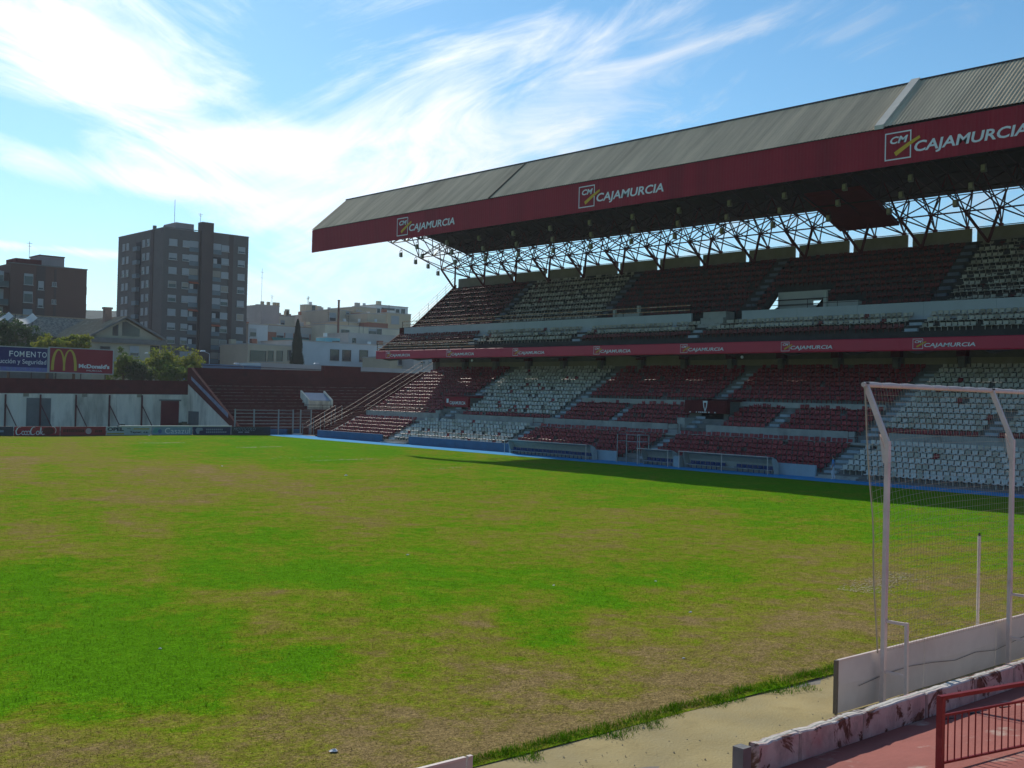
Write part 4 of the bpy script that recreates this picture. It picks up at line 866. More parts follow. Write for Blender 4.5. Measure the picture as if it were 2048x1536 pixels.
def tx(t, s, x, z, W, Hh, m_, bold=.0, shear=0): text_on(mb := MB(), s, (x, LIFT, z), EX, EZ, W, Hh, bold, shear); mb.build('lettering', m_, t)
def rc(t, x, z, W, Hh, m_, nm='mark', dy=0): poly_on(mb := MB(), [(0,0),(W,0),(W,Hh),(0,Hh)], (x, LIFT-dy, z), EX, EZ); mb.build(nm, m_, t)
board(-260, 27, (.025, .04, .07), 'dark blank-looking board at the left edge of the far board row', lambda t, a, b: rc(t, b-3.2, .45, 2.2, .22, DIM))
def coke(t, a, b):
    W = b-a; mb = MB(); o = (a+W*.04, LIFT, .16); u = W*.62
    cap = lambda x: [(x+.17*u+.02*u*0, .80), (x+.12*u, .86), (x+.05*u, .72), (x+.005*u, .42), (x+.02*u, .10), (x+.08*u, .02), (x+.14*u, .08), (x+.19*u, .22)]
    for x in (0, u*.50): stroke_on(mb, cap(x), [.03, .06, .1, .13, .12, .08, .05, .03], o, EX, EZ)
    def ring(x, z, r): return [(x+r*math.cos(i*6.283/10)*.9, z+r*1.25*math.sin(i*6.283/10)) for i in range(11)]
    for x in (.25, .345): stroke_on(mb, ring(u*x, .22, .16), .07, o, EX, EZ)
    stroke_on(mb, ring(u*.43, .22, .16), .07, o, EX, EZ); stroke_on(mb, [(u*.475, .42), (u*.475, .1), (u*.5, .06)], .07, o, EX, EZ)
    stroke_on(mb, ring(u*.76, .22, .16), .07, o, EX, EZ); stroke_on(mb, [(u*.83, .06), (u*.84, .5), (u*.87, .86), (u*.885, .7), (u*.86, .3), (u*.87, .06)], .06, o, EX, EZ)
    stroke_on(mb, ring(u*.945, .22, .16), .07, o, EX, EZ); stroke_on(mb, [(u*.995, .42), (u*.995, .1), (u*1.02, .06)], .07, o, EX, EZ)
    mb.build('script_lettering', LETTER, t)
    m2 = MB(); cx = W*.74; k = 20
    poly_on(m2, [(cx+W*.13*math.cos(6.283*i/k), .45+.42*math.sin(6.283*i/k)) for i in range(k)], (a, LIFT-.004, .13), EX, EZ); m2.build('dark_disc', mat('disc_dark', (.10, .015, .015), .7), t)
    m3 = MB(); stroke_on(m3, [(W*.90+.35*math.sin(q)*1.0-.3, .50+.42*math.cos(q)) for q in np.linspace(-.2, 2.4, 12)], .05, (a, LIFT-.008, .13), EX, EZ); m3.build('arc', LETTER, t)
board(28, 120, (.33, .02, .03), 'red soft-drink board with white script lettering', coke)
def redb(t, a, b):
    W = b-a; m2 = MB(); k = 16; poly_on(m2, [(W*.61+.34*math.cos(6.283*i/k), .42+.34*math.sin(6.283*i/k)) for i in range(k)], (a, LIFT, .14), EX, EZ); m2.build('round_mark', DIM if False else mat('mark_pink', (.42, .30, .33), .7), t)
    mb = MB(); x = W*.06
    for s in [.03, .02, .03, .025, .03, .03, .015, .03, .025, .03, .02, .03]: poly_on(mb, [(x, .3), (x+W*s, .3), (x+W*s, .62), (x, .62)], (a, LIFT, .14), EX, EZ); x += W*(s+.012)
    x = W*.76
    for s in [.03, .02, .03, .03]: poly_on(mb, [(x, .28), (x+W*s, .28), (x+W*s, .56), (x, .56)], (a, LIFT, .14), EX, EZ); x += W*(s+.012)
    mb.build('dark_lettering', mat('letter_soot', (.05, .01, .01), .7), t)
board(121, 212, (.26, .022, .028), 'red board with dark lettering and a pale round mark', redb)
def opel(t, a, b):
    W = b-a; tx(t, 'OPEL', a+W*.02, .56, W*.36, .42, DKTXT, .05); rc(t, a+W*.01, .18, W*.38, .16, YBAR); rc(t, a+W*.60, .74, W*.36, .13, YBAR); tx(t, 'Teyser, s.a.', a+W*.52, .26, W*.42, .30, DKTXT, .03)
    stroke_on(mb := MB(), [(W*.45, .9), (W*.48, .82), (W*.50, .9), (W*.54, .78)], .05, (a, LIFT, 0), EX, EZ); mb.build('squiggle', DKTXT, t)
board(213, 302, (.38, .43, .44), 'pale grey-blue board with bold dark lettering and yellow bars', opel)
def casa(t, a, b):
    W = b-a; m2 = MB(); poly_on(m2, [(W*.02, .3), (W*.10, .2), (W*.2, .35), (W*.2, .75), (W*.08, .8)], (a, LIFT, .1), EX, EZ); m2.build('green_wash', mat('wash_teal', (.12, .34, .33), .7), t)
    m3 = MB(); poly_on(m3, [(W*.2+.25*math.cos(6.283*i/12), .42+.25*math.sin(6.283*i/12)) for i in range(12)], (a, LIFT-.004, .1), EX, EZ); m3.build('blue_dot', BLTXT, t)
    tx(t, 'Casazul', a+W*.32, .24, W*.62, .66, LETTER, .0)
board(303, 385, (.22, .32, .42), 'greyish blue board with pale lettering and a teal emblem', casa)
def prom(t, a, b):
    W = b-a; mb = MB(); x0 = W*.34
    for z, n in ((.58, 9), (.26, 11)):
        for i in range(n): poly_on(mb, [(x0+i*W*.05, z), (x0+i*W*.05+W*.036, z), (x0+i*W*.05+W*.036, z+.2), (x0+i*W*.05, z+.2)], (a, LIFT, .05), EX, EZ)
    mb.build('dim_lettering', DIM, t); m2 = MB(); poly_on(m2, [(W*.10, .15), (W*.16, .15), (W*.17, .5), (W*.26, .55), (W*.24, .85), (W*.10, .88), (W*.06, .6)], (a, LIFT, .08), EX, EZ); m2.build('emblem', DIM, t)
board(386, 462, (.018, .035, .10), 'dark navy board with two dim lines of small lettering', prom)
def moto(t, a, b):
    W = b-a; tx(t, 'MOTOCOLO', a+W*.05, .56, W*.56, .40, DIM, .0, .3); rc(t, a+W*.17, .32, W*.12, .16, DIM); rc(t, a+W*.33, .32, W*.12, .16, DIM)
board(463, 541, (.02, .035, .05), 'near-black board with slanted outline lettering at the right end', moto)
a, b = bx_(240), bx_(462)
t = thing('white_pipe', 'long white pipe lying along the top of the far boards', 'pipe', ((a+b)/2, YB+.03, 1.06)); MB().tube((a, YB+.03, 1.125), (b, YB+.03, 1.125), .065, 8).build('tube', mat('pipe_white', (.78, .75, .66), .4, .05, 2), t)
for x in (a, b): MB().tube((x-.06, YB+.03, 1.125), (x+.06, YB+.03, 1.125), .075, 8).build('collar', LETTER, t)
# ================================================================== far wall, billboards
YW = 140.0
zs = lambda x: .012*(x-55)                    # the wall line climbs slightly to the right
W_ = thing('end_wall', 'long whitewashed wall with dark red sheet parapet behind the far boards', 'wall', (50, YW, 0))
def sl(x0, x1, y0, y1, z0, z1, sl0=True):
    a0, a1 = (zs(x0), zs(x1)); return MB().add([(x0,y0,z0+(a0 if z0 > 0 else 0)),(x1,y0,z0+(a1 if z0 > 0 else 0)),(x1,y1,z0+(a1 if z0 > 0 else 0)),(x0,y1,z0+(a0 if z0 > 0 else 0)),(x0,y0,z1+a0),(x1,y0,z1+a1),(x1,y1,z1+a1),(x0,y1,z1+a0)],
        [(0,3,2,1),(4,5,6,7),(0,1,5,4),(1,2,6,5),(2,3,7,6),(3,0,4,7)])
wx = lambda px, y=800: float(gy(YW, px, y)[0]); wz = lambda px, y: float(gy(YW, px, y)[2])
wx_door = lambda x: wx(53)-.2 < x < wx(102)+.2 or wx(318)-.2 < x < wx(362)+.2
x = 8.0; k = 0
while x < 66.9:
    xe = min(x+2.35, 66.95); sl(x+.01, xe-.01, YW, YW+.3, 0, 4.60).build('wall_panel', WHITEW, W_)
    sl(x+.004, xe-.004, YW-.02, YW+.22, 4.62, 6.42).build('parapet_sheet', MAROON, W_)
    if k % 2 == 0 and not wx_door(x): sl(x-.16, x+.16, YW-.09, YW-.005, 0, 4.55).build('pilaster', WHITEW, W_)
    if k % 3 == 1: sl(x+.3, x+.95, YW-.05, YW-.003, 4.22, 4.6).build('pale_block', CREAM, W_)
    x = xe; k += 1
wx = lambda px, y=800: float(gy(YW, px, y)[0]); wz = lambda px, y: float(gy(YW, px, y)[2])
def posts():
    for px in (-60, 10, 80, 151, 218, 283):
        X = wx(px); t = link('steel_post', MB().bar((X, YW-.18, 0), (X, YW-.18, 4.5+zs(X)), .16, .16).mesh('steel_post', MAROOND), W_)
        MB().bar((X+.05, YW-.2, 3.2), (X+1.15, YW-1.6, .02), .09, .09).build('brace', MAROOND, t)
posts()
MB().box(wx(53), wx(102), YW-.045, YW-.004, .3, wz(75, 796)).build('grey_gate', mat('gate_grey', (.16, .17, .17), .8, .15, 1), W_)
MB().box(wx(322), wx(358), YW-.07, YW-.004, .4, wz(340, 802)).build('red_door', mat('door_red', (.14, .012, .02), .6, .1, 1), W_)
MB().box(wx(318), wx(362), YW-.09, YW-.07, wz(340, 802), wz(340, 799)).build('door_head', CONCD, W_)
JUNK = mat('junk_cloth', (.12, .11, .07), .9, .3, 3)
for i, (px, w, h, lab) in enumerate([(358, 1.6, 1.5, 'brown crate heap beside the red door in the far wall'), (238, 1.8, .9, 'dark heap of scrap at the foot of a wall brace'), (330, 2.4, .5, 'low flat heap below the red door')]):
    X = wx(px); t = thing('scrap_heap', lab, 'scrap', (X, YW-1.4, 0)); mb = MB()
    for j in range(9): a = random.uniform(-.5, .5)*w; s = random.uniform(.25, .5)*h; mb.box(X+a-s*.5, X+a+s*.6, YW-1.6+random.uniform(-.2, .2), YW-1.0+random.uniform(-.2, .2), 0, h*random.uniform(.5, 1)*(1-abs(a)/w))
    mb.build('pile', JUNK, t)
YBB = 140.6
FRAME = mat('billboard_frame', (.42, .43, .44), .5, .08, 2)
def billboard(px0, px1, m_, lab, deco):
    P = [gy(YBB, px0, 690.8+(px0)*.035), gy(YBB, px1, 690.8+px1*.035), gy(YBB, px1, 742.6+px1*.030), gy(YBB, px0, 742.6+px0*.030)]
    x0, x1 = float(P[0][0]), float(P[1][0]); z1 = float(P[0][2]+P[1][2])/2; z0 = float(P[2][2]+P[3][2])/2
    t = thing('billboard', lab, 'billboard', ((x0+x1)/2, YBB, 6.3), 'billboards on the far wall')
    MB().box(x0+.1, x1-.1, YBB, YBB+.1, z0+.1, z1-.1).build('panel', m_, t)
    mb = MB(); mb.box(x0, x1, YBB-.05, YBB+.14, z1-.11, z1); mb.box(x0, x1, YBB-.05, YBB+.14, z0, z0+.11); mb.box(x0, x0+.12, YBB-.05, YBB+.14, z0+.111, z1-.111); mb.box(x1-.12, x1, YBB-.05, YBB+.14, z0+.111, z1-.111); mb.build('frame', FRAME, t)
    for i in range(3): X = x0+(x1-x0)*(.12+.38*i); MB().bar((X, YBB+.2, 4.5), (X, YBB+.2, z1-.2), .12, .12).build('leg', STEEL, t)
    deco(t, x0, x1, z0, z1)
def fomento(t, x0, x1, z0, z1):
    Hh = z1-z0; Y = YBB-.012
    def T(s, xr, W, z, h, bold=.01, m_=LETTER): text_on(mb := MB(), s, (xr-W, Y, z), EX, EZ, W, h, bold); mb.build('lettering', m_, t)
    r = x1-.25
    for i, ch in enumerate('FOMENTO'): T(ch, r-4.6+.66*(i+1)+.02, .56 if ch in 'OMN' else .44, z0+Hh*.60, Hh*.22)
    T('Construcción y Seguridad', r, 7.6, z0+Hh*.27, Hh*.24, .005)
    poly_on(mb := MB(), [(0,0),(x1-x0-.24,0),(x1-x0-.24,Hh*.155),(0,Hh*.155)], (x0+.12, YBB-.006, z0+.115), EX, EZ); mb.build('pale_strip', mat('strip_lilac', (.14, .16, .42), .6), t)
    T('Tel. 953 20 30 18', r-.1, 6.2, z0+Hh*.075, Hh*.10, .0, DIM)
    for i in range(0): pass
billboard(-190, 97.5, mat('billboard_navy', (.012, .018, .13), .6, .06, .5), 'navy blue billboard with white lettering on the far wall', fomento)
def arches(t, x0, x1, z0, z1):
    Y = YBB-.012; Hh = z1-z0; W = x1-x0; GOLD = mat('arch_gold', (.52, .40, .06), .6, .05, 1); mb = MB(); b = z0+Hh*.10; xs0 = x0+W*.05; wA = W*.175
    for k in range(2):
        cx = xs0+wA*(.55+1.0*k*.98); pts = [(cx+wA*.5*math.sin(q), b+Hh*.80*math.cos(q)**.85 if math.cos(q) > 0 else b) for q in np.linspace(-1.5708, 1.5708, 25)]
        wd = [W*.042 if (k == 0) == (i < 12) else W*.030 for i in range(25)]
        stroke_on(mb, pts, [w*(.55+.45*abs(math.sin(q))) for w, q in zip(wd, np.linspace(-1.5708, 1.5708, 25))], (0, Y-.002*k, 0), EX, EZ)
    mb.build('arches', GOLD, t)
    text_on(m2 := MB(), "McDonald's", (x0+W*.455, Y, z0+Hh*.22), EX, EZ, W*.48, Hh*.17, .045); text_on(m2, 'MURCIA', (x0+W*.58, Y, z0+Hh*.10), EX, EZ, W*.24, Hh*.06, .0); m2.build('lettering', LETTER, t)
billboard(98, 228, mat('billboard_red', (.30, .018, .035), .6, .06, .5), 'red billboard with golden arches on the far wall', arches)
# ================================================================== far corner terrace
TT = thing('corner_terrace', 'dark red open terrace with stepped rows behind the far corner', 'terrace', (85, 133, 0))
X0, X1, YF, YK = 66.95, 112.0, 127.2, 139.6; NR = 16
for i in range(NR):
    y = YF+(YK-YF)*i/NR; z = .75+(7.15-.75)*i/(NR-1)
    sl(X0+.32, X1, y, YK if i == NR-1 else y+(YK-YF)/NR+.0, 0, z).build('step', MAROON, TT)
    if i < 13: sl(X0+.32, X1, y-.012, y+.05, z-.03+.01, z+.012).build('step_nosing', mat('nosing_pale', (.42, .31, .28), .8, .3, 2, col2=(.14, .03, .03), c2=(.45, .6), c2scale=1.5), TT)
MB().add([(X0, YF-1.0, 0), (X0, YK+.5, 0), (X0, YK+.5, 6.2), (X0, YF-1.0, .2), (X0+.3, YF-1.0, 0), (X0+.3, YK+.5, 0), (X0+.3, YK+.5, 6.2), (X0+.3, YF-1.0, .2)], [(0,1,2,3),(4,7,6,5),(0,4,5,1),(1,5,6,2),(2,6,7,3),(3,7,4,0)]).build('side_wall', WHITEW, TT)
MB().add([(X0-.05, YF-1.2, .2), (X0-.05, YK+.5, 6.25), (X0-.05, YK+.5, 8.35), (X0-.05, YK-.4, 8.35), (X0-.05, YF-1.2, 1.1), (X0+.33, YF-1.2, .2), (X0+.33, YK+.5, 6.25), (X0+.33, YK+.5, 8.35), (X0+.33, YK-.4, 8.35), (X0+.33, YF-1.2, 1.1)],
         [(0,1,2,3,4),(5,9,8,7,6),(0,5,6,1),(1,6,7,2),(2,7,8,3),(3,8,9,4),(4,9,5,0)]).build('side_parapet', MAROON, TT)
STAIRP = mat('side_stair', (.24, .26, .36), .85, .25, 1.5)
MB().add([(X0-.06, 128.5, 2.0), (X0-.06, 139, 6.75), (X0-.06, 139, 7.2), (X0-.06, 128.5, 2.6)], [(0,1,2,3)]).build('stair_stripe', STAIRP, TT)
MB().box(X0-.04, X0-.003, 136.6, 139.6, .2, 2.6).build('side_door', mat('gate_grey', (.16, .17, .17)), TT)
sl(X0+.35, X1, YK+.01, YK+.3, 6.0, 8.22).build('back_wall', MAROON, TT)
bx0, bx1 = float(gy(YK, 647, 735)[0]), float(gy(YK, 721, 735)[0]); MB().box(bx0, bx1, YK-.1, YK+.6, 7.0, 9.4).build('raised_box', MAROON, TT)
MB().tube((bx0+.2, YK-.6, 6.9), (bx1-.3, YK-.6, 6.95), .05, 6).build('crowd_rail', GREYST, TT)
# white stair mouth in the rows
vx0, vx1 = float(gy(131.5, 616, 800)[0]), float(gy(131.5, 662, 800)[0])
v = MB().box(vx0+.12, vx1-.12, 131.5, 133.1, 2.6, 4.3).build('stair_mouth', WHITEW, TT)
MB().add([(vx0+.13, 131.4, 4.31), (vx1-.13, 131.4, 4.31), (vx1-.13, 133.2, 5.3), (vx0+.13, 133.2, 5.3), (vx0+.13, 131.4, 4.42), (vx1-.13, 131.4, 4.42), (vx1-.13, 133.2, 5.42), (vx0+.13, 133.2, 5.42)], [(0,3,2,1),(4,5,6,7),(0,1,5,4),(1,2,6,5),(2,3,7,6),(3,0,4,7)]).build('slanted_roof', mat('mouth_blue', (.30, .36, .44), .8, .1, 1), v)
for x in (vx0, vx1): MB().add([(x-.12, 131.2, 3.6), (x+.12, 131.2, 3.6), (x+.12, 133.3, 4.7), (x-.12, 133.3, 4.7), (x-.12, 131.2, 4.5), (x+.12, 131.2, 4.5), (x+.12, 133.3, 5.7), (x-.12, 133.3, 5.7)], [(0,3,2,1),(4,5,6,7),(0,1,5,4),(1,2,6,5),(2,3,7,6),(3,0,4,7)]).build('cheek_wall', WHITEW, v)
railing('terrace_rail', [(67.6, 131.2, 2.9), (100, 131.2, 3.1)], (.4, .8), MAROOND, TT, .035, 3.0)
# grey tubular fence with gate at the corner
FN = thing('tube_fence', 'grey tubular metal fence and gate in front of the corner terrace', 'fence', (72, 126.6, 0)); yF = 126.6
fpx = [470, 508, 557, 586, 601, 622]; fx = [float(gy(yF, p, 840)[0]) for p in fpx]
for X in fx: MB().bar((X, yF, 0), (X, yF, 3.2), .14, .14).build('post', GREYST, FN)
for z in (.95, 1.35, 1.75, 2.2, 2.65, 3.05):
    for a, b in zip(fx[:-1], fx[1:]):
        if a == fx[3] and z > 2.8: continue
        MB().tube((a, yF, z), (b, yF, z), .032, 6).build('rail', GREYST, FN)
MB().box(68.5, fx[3], yF+.1, yF+.3, 0, .72).build('base_wall', BLUEW, FN); MB().box(fx[4], 74.3, yF+.1, yF+.3, 0, .72).build('base_wall', BLUEW, FN)
MB().box(fx[3], fx[4], yF-.4, yF+.3, 0, .14).build('threshold', LETTER, FN)
t = thing('stair_railing', 'sunlit sloping tube railing beside the corner gate', 'railing', (77.0, 123.5, 0))
for dy in (0, 1.6):
    for h in (.5, 1.05): MB().tube((75.4, 123.2+dy, .3+h), (80.2, 123.2+dy, 2.8+h), .024, 6).build('rail', RAILT, t)
    for i in range(4): MB().tube((75.4+1.6*i, 123.2+dy, .0), (75.4+1.6*i, 123.2+dy, 1.35+.83*i), .03, 6).build('post', GREYST, t)
# ================================================================== CITY BEHIND
BR1 = mat('brick_tower', (.122, .112, .105), .9, .08, .15, .3, 6, col2=(.104, .094, .088)); BR2 = mat('brick_red', (.128, .074, .060), .9, .08, .15, .3, 6); BRD = mat('brick_shaft', (.085, .065, .06), .9, .08, .2)
SHUT = mat('shutter_pale', (.33, .35, .36), .7, .08, .5); SHUT2 = mat('shutter_cream', (.29, .26, .21), .7, .08, .5); FRW = mat('window_frame', (.40, .41, .41), .6, .06, 1); AWN = mat('awning_orange', (.42, .10, .05), .8, .1, 1); AWN2 = mat('awning_yellow', (.48, .36, .12), .8, .1, 1)
WINC = {}
def window(par, P, axis, w, h, shut=1.0, m_=None, frame=FRW):
    """window on a wall facing -Y (axis 'y') or -X (axis 'x'); P = centre on the wall plane"""
    key = (axis, round(w, 2), round(h, 2), frame.name)
    def bx(u0, u1, z0, z1, d0, d1): return (u0, u1, d0, d1, z0, z1) if axis == 'y' else (d0, d1, -u1, -u0, z0, z1)
    if key not in WINC:
        f = .07; mb = MB()
        for u0, u1, z0, z1 in ((-w/2, w/2, h/2-f, h/2), (-w/2, w/2, -h/2, -h/2+f), (-w/2, -w/2+f, -h/2+f+.001, h/2-f-.001), (w/2-f, w/2, -h/2+f+.001, h/2-f-.001)): mb.box(*bx(u0, u1, z0, z1, -.12, .03))
        WINC[key] = (mb.mesh('window', frame), MB().box(*bx(-w/2+f, w/2-f, -h/2+f, h/2-f, -.03, .02)).mesh('pane', GLASS), MB().box(*bx(-w/2-.12, w/2+.12, -h/2-.1, -h/2-.002, -.2, .02)).mesh('sill', CONCL))
    a, b, c = WINC[key]; o = link('window', a, par, P); link('pane', b, o, P); link('sill', c, o, P)
    if shut > 0:
        k2 = key+(round(shut, 1), (m_ or SHUT).name)
        if k2 not in WINC: WINC[k2] = MB().box(*bx(-w/2+.071, w/2-.071, h/2-.07-(h-.14)*shut, h/2-.07, -.085, -.035)).mesh('shutter', m_ or SHUT)
        link('shutter', WINC[k2], o, P)
    return o
def antenna(par, x, y, z, h):
    mb = MB().tube((x, y, z), (x, y, z+h), .04, 5); mb.tube((x-.5, y, z+h*.9), (x+.5, y, z+h*.9), .03, 4); mb.tube((x-.3, y, z+h*.75), (x+.3, y, z+h*.75), .03, 4); mb.build('antenna', STEEL, par)
# --- brick tower
def tower():
    x0, x1, y0, y1, h = 99.6, 119.0, 221.4, 244.6, 38.7
    t = thing('apartment_tower', 'tall dark brick apartment tower with rows of shuttered windows', 'building', (109, 233, 0))
    MB().box(x0, 107.6, y0, y1, 0, h).build('wall', BR1, t); MB().box(110.4, x1, y0+.01, y1, 0, h+.15).build('wall', BR1, t); MB().box(107.6, 110.4, y0+1.2, y1, 0, h).build('wall', BRD, t)
    MB().box(107.7, 110.3, y0-.9, y0+1.19, 0, 40.8).build('stair_shaft', BRD, t); MB().box(114.3, 115.4, y0-.05, y0+.9, 0, h+.1).build('recess_strip', BRD, t)
    MB().box(103.6, 107.65, y0+3, y0+9, h, 40.6).build('roof_house', mat('roof_pink', (.34, .27, .26), .9, .08, .5), t); MB().box(x0-.05, x1+.05, y0-.05, y0+.3, h+.16, h+.3).build('coping', CONCD, t)
    MB().box(x0-.05, x0+.3, y0+.3, y1, h, h+.14).build('coping', CONCD, t)
    MB().box(x0-.12, x0, y0+4.6, y0+5.9, 0, h).build('recess_strip', BRD, t); MB().box(x0-.10, x0, y0+11.0, y0+13.4, 0, h-2.0).build('recess_strip', mat('recess_shade', (.03, .03, .035), .9), t)  # near-black boxes on the wall; the recess shade is in their colour
    for r in range(11):
        z = 35.85-2.9*r
        if z < 3: break
        for X, w in ((101.7, 1.75), (104.55, 1.5), (113.5, 1.7), (117.35, 1.65)):
            s = random.choice([.45, .75, 1.0, 1.0, .95]); window(t, (X, y0-.005, z+random.uniform(-.03, .03)), 'y', w, 1.35, s, random.choice([SHUT, SHUT, SHUT2]))
        for X in (106.3, 111.55):
            k = random.random(); zz = z-.35; w = 2.1
            b = MB().box(X-w/2, X+w/2, y0-.03, y0+.6, zz-1.1, zz+1.2).build('balcony', mat('recess_shade', (.03, .03, .035), .9), t)
            MB().box(X-w/2, X+w/2, y0-.14, y0-.06, zz-1.15, zz-.25).build('balustrade', mat('balustrade_blue', (.14, .18, .20), .6, .1, 1), b)
            if k < .45: MB().box(X-w/2+.05, X+w/2-.05, y0-.08, y0-.035, zz-.2, zz+1.15).build('enclosure', SHUT if k < .3 else SHUT2, b)
            else: MB().box(X-w/2+.3, X+.1, y0-.05, y0-.035, zz-.9, zz+.8).build('balcony_door', FRW, b)
            if .6 < k < .85: MB().prism_x([(y0-.7, zz+.85), (y0-.05, zz+1.25), (y0-.05, zz+1.32), (y0-.7, zz+.92)], X-w/2, X+w/2).build('awning', AWN if k < .75 else AWN2, b)
        for Y in (241.4, 239.3, 230.9, 228.7): window(t, (x0-.005, Y, z+.35), 'x', 1.25, 1.5, random.choice([.5, 1, 1]), SHUT)
        MB().box(x0-.9, x0-.11, y0+11.1, y0+13.3, z-1.1, z-.2).build('balustrade', mat('balustrade_blue', (.14, .18, .20)), t)
    antenna(t, 108.6, y0+2, 40.8, 2.2); MB().tube((103.7, y0+4, 40.6), (103.7, y0+4, 45.5), .05, 4).build('mast', STEEL, t)
    for X in (100.4, 103.0): MB().box(X-.3, X+.3, y0+6, y0+6.6, h, h+1.1).build('vent', CONCD, t)
tower()
def brick_block():
    x0, x1, y0, y1, h = 34.0, 75.9, 200.0, 222.0, 26.2
    t = thing('brick_flats', 'red-brown brick block of flats with balconies at the left edge', 'building', (60, 210, 0))
    MB().box(62.9, x1, y0, y1, 0, h).build('wall', BR2, t); MB().box(x0, 62.9, y0+1.0, y1, 0, h-1.6).build('wall', BR2, t)
    MB().box(67.2, 68.7, y0-.06, y0, 0, h-.1).build('grey_strip', BRD, t); MB().box(70.2, 70.6, y0-.06, y0, 0, h-.4).build('grey_strip', BRD, t); MB().box(65.0, 66.6, y0-.05, y0, 0, h-3).build('grey_strip', BRD, t)
    MB().box(62.6, x1+.1, y0-.1, y0+.35, h, h+.18).build('coping', CONCD, t); MB().box(69.0, 73.3, y0+4, y0+9, h, h+2.2).build('roof_house', mat('roof_pink', (.34, .27, .26)), t); MB().box(68.9, 73.4, y0+3.9, y0+9.1, h+2.2, h+2.4).build('roof_slab', BR2, t)
    MB().box(64.6, 69.0, y0+3, y0+8, h, h+1.3).build('roof_house', MAROON, t)
    for r in range(8):
        z = 23.7-3.05*r
        if z < 2: break
        window(t, (65.85, y0-.06, z), 'y', 1.5, 1.9, random.choice([.4, .7, .2]), SHUT); window(t, (67.95, y0-.07, z-.9), 'y', .9, 1.5, .8, SHUT)
        for dx in (0, .45): window(t, (70.0+dx, y0-.07, z-.5), 'y', .3, .8, 0)
        b = MB().box(53.5, 62.4, y0-.9, y0+.9, z-1.75, z-1.6).build('balcony', CONCD, t); MB().box(53.5, 62.4, y0-.92, y0-.84, z-1.6, z-.7).build('balustrade', mat('balustrade_green', (.06, .09, .09), .5, .1, 1), b)
        window(t, (61.0, y0+.99, z), 'y', 2.2, 2.3, random.choice([.3, .9]), SHUT); window(t, (57.2, y0+.99, z), 'y', 2.0, 2.2, random.choice([.3, .6]), SHUT)
        MB().box(x1, x1+.35, y0+.8, y0+3.0, z-1.8, z-.4).build('side_bay', BR2, t)
    antenna(t, 67.2, y0+4, h+1.3, 3.2)
    for i in range(7): MB().tube((56+i*.9, y0+3, h-1.6), (56+i*.9, y0+3, h-1.6+random.uniform(1, 2.2)), .25, 7).build('flue', CONCL if i % 2 else STEEL, t)
brick_block()
# --- villa with gable and the tiled house beside it
TILE = mat('roof_tile', (.36, .26, .17), .95, .2, 1.6, .4, 8, col2=(.44, .34, .24), spec=.05); TILED = mat('roof_tile_grey', (.38, .31, .23), .95, .28, 2.6, .4, 6, col2=(.16, .13, .11), c2=(.42, .62), c2scale=2.4, spec=.05)
CREAMW = mat('cream_wall', (.40, .36, .27), .9, .1, .5, .1, 8)
def tiled_slope(par, A, B, C, D, n, m_, nm='roof'):
    """slope A,B (eaves) to D,C (ridge) with half-round tile rows"""
    A, B, C, D = map(Vector, (A, B, C, D)); nrm = (B-A).cross(D-A).normalized(); vs = []
    if nrm.z < 0: nrm = -nrm
    for i in range(n*2+1):
        s = i/(n*2); h = .09 if i % 2 else 0
        vs += [A.lerp(B, s)+nrm*h, D.lerp(C, s)+nrm*h]
    return MB().add(vs, [(2*i, 2*i+1, 2*i+3, 2*i+2) for i in range(n*2)]).build(nm, m_, par)
def villa():
    t = thing('gabled_villa', 'cream villa with tiled gable roof and chimney', 'house', (70.6, 178, 0)); y0 = 170.0; xl, xr, xm = 64.8, 77.2, 70.6; ze, zr = 13.3, 16.5
    MB().box(xl+.8, xr-.8, y0, y0+16, 0, ze-.2).build('wall', CREAMW, t)
    MB().prism_y([(xl+.6, ze-.2), (xr-.6, ze-.2), (xm, zr-.35)], y0, y0+.3).build('gable_wall', CREAMW, t)
    MB().prism_y([(xm-1.9, ze+.15), (xm-1.0, ze+.15), (xm-1.0, zr-1.25), (xm-1.9, zr-1.75)], y0-.03, y0+.2).build('gable_opening', GLASS, t); MB().prism_y([(xm-.4, ze+.15), (xm+2.4, ze+.15), (xm+2.4, zr-1.85), (xm+.2, zr-.75), (xm-.4, zr-.9)], y0-.03, y0+.2).build('gable_opening', GLASS, t)
    for s, xe in ((-1, xl), (1, xr)): tiled_slope(t, (xe, y0-.8, ze-.1), (xe, y0+16.5, ze-.1), (xm, y0+16.5, zr), (xm, y0-.8, zr), 40, TILE)
    for xe in (xl, xr): MB().bar((xe, y0-.75, ze-.2), (xm, y0-.75, zr-.1), .12, .3).build('bargeboard', CONCD, t)
    MB().box(xl-.1, xr+.1, y0-.6, y0-.05, ze-1.0, ze-.25).build('eaves_beam', CONCD, t)
    MB().box(xm-1.7, xm-.7, y0+3.5, y0+4.5, 15.0, 17.7).box(xm-1.85, xm-.55, y0+3.4, y0+4.6, 17.7, 18.0).build('chimney', mat('chimney_brick', (.30, .20, .16), .9, .15, 1), t)
    window(t, (72.2, y0-.005, 11.2), 'y', 1.5, 1.6, .7); window(t, (67.6, y0-.005, 11.0), 'y', 1.6, 1.5, 0, None, CONCD)
    MB().box(xr-2.4, xr-.9, y0-.02, y0+.1, 9, 12.2).build('porch_opening', mat('recess_shade', (.03, .03, .035)), t); MB().box(66, 77.5, y0-1.6, y0-.1, 8.4, 9.3).build('balcony_wall', CONCD, t)
villa()
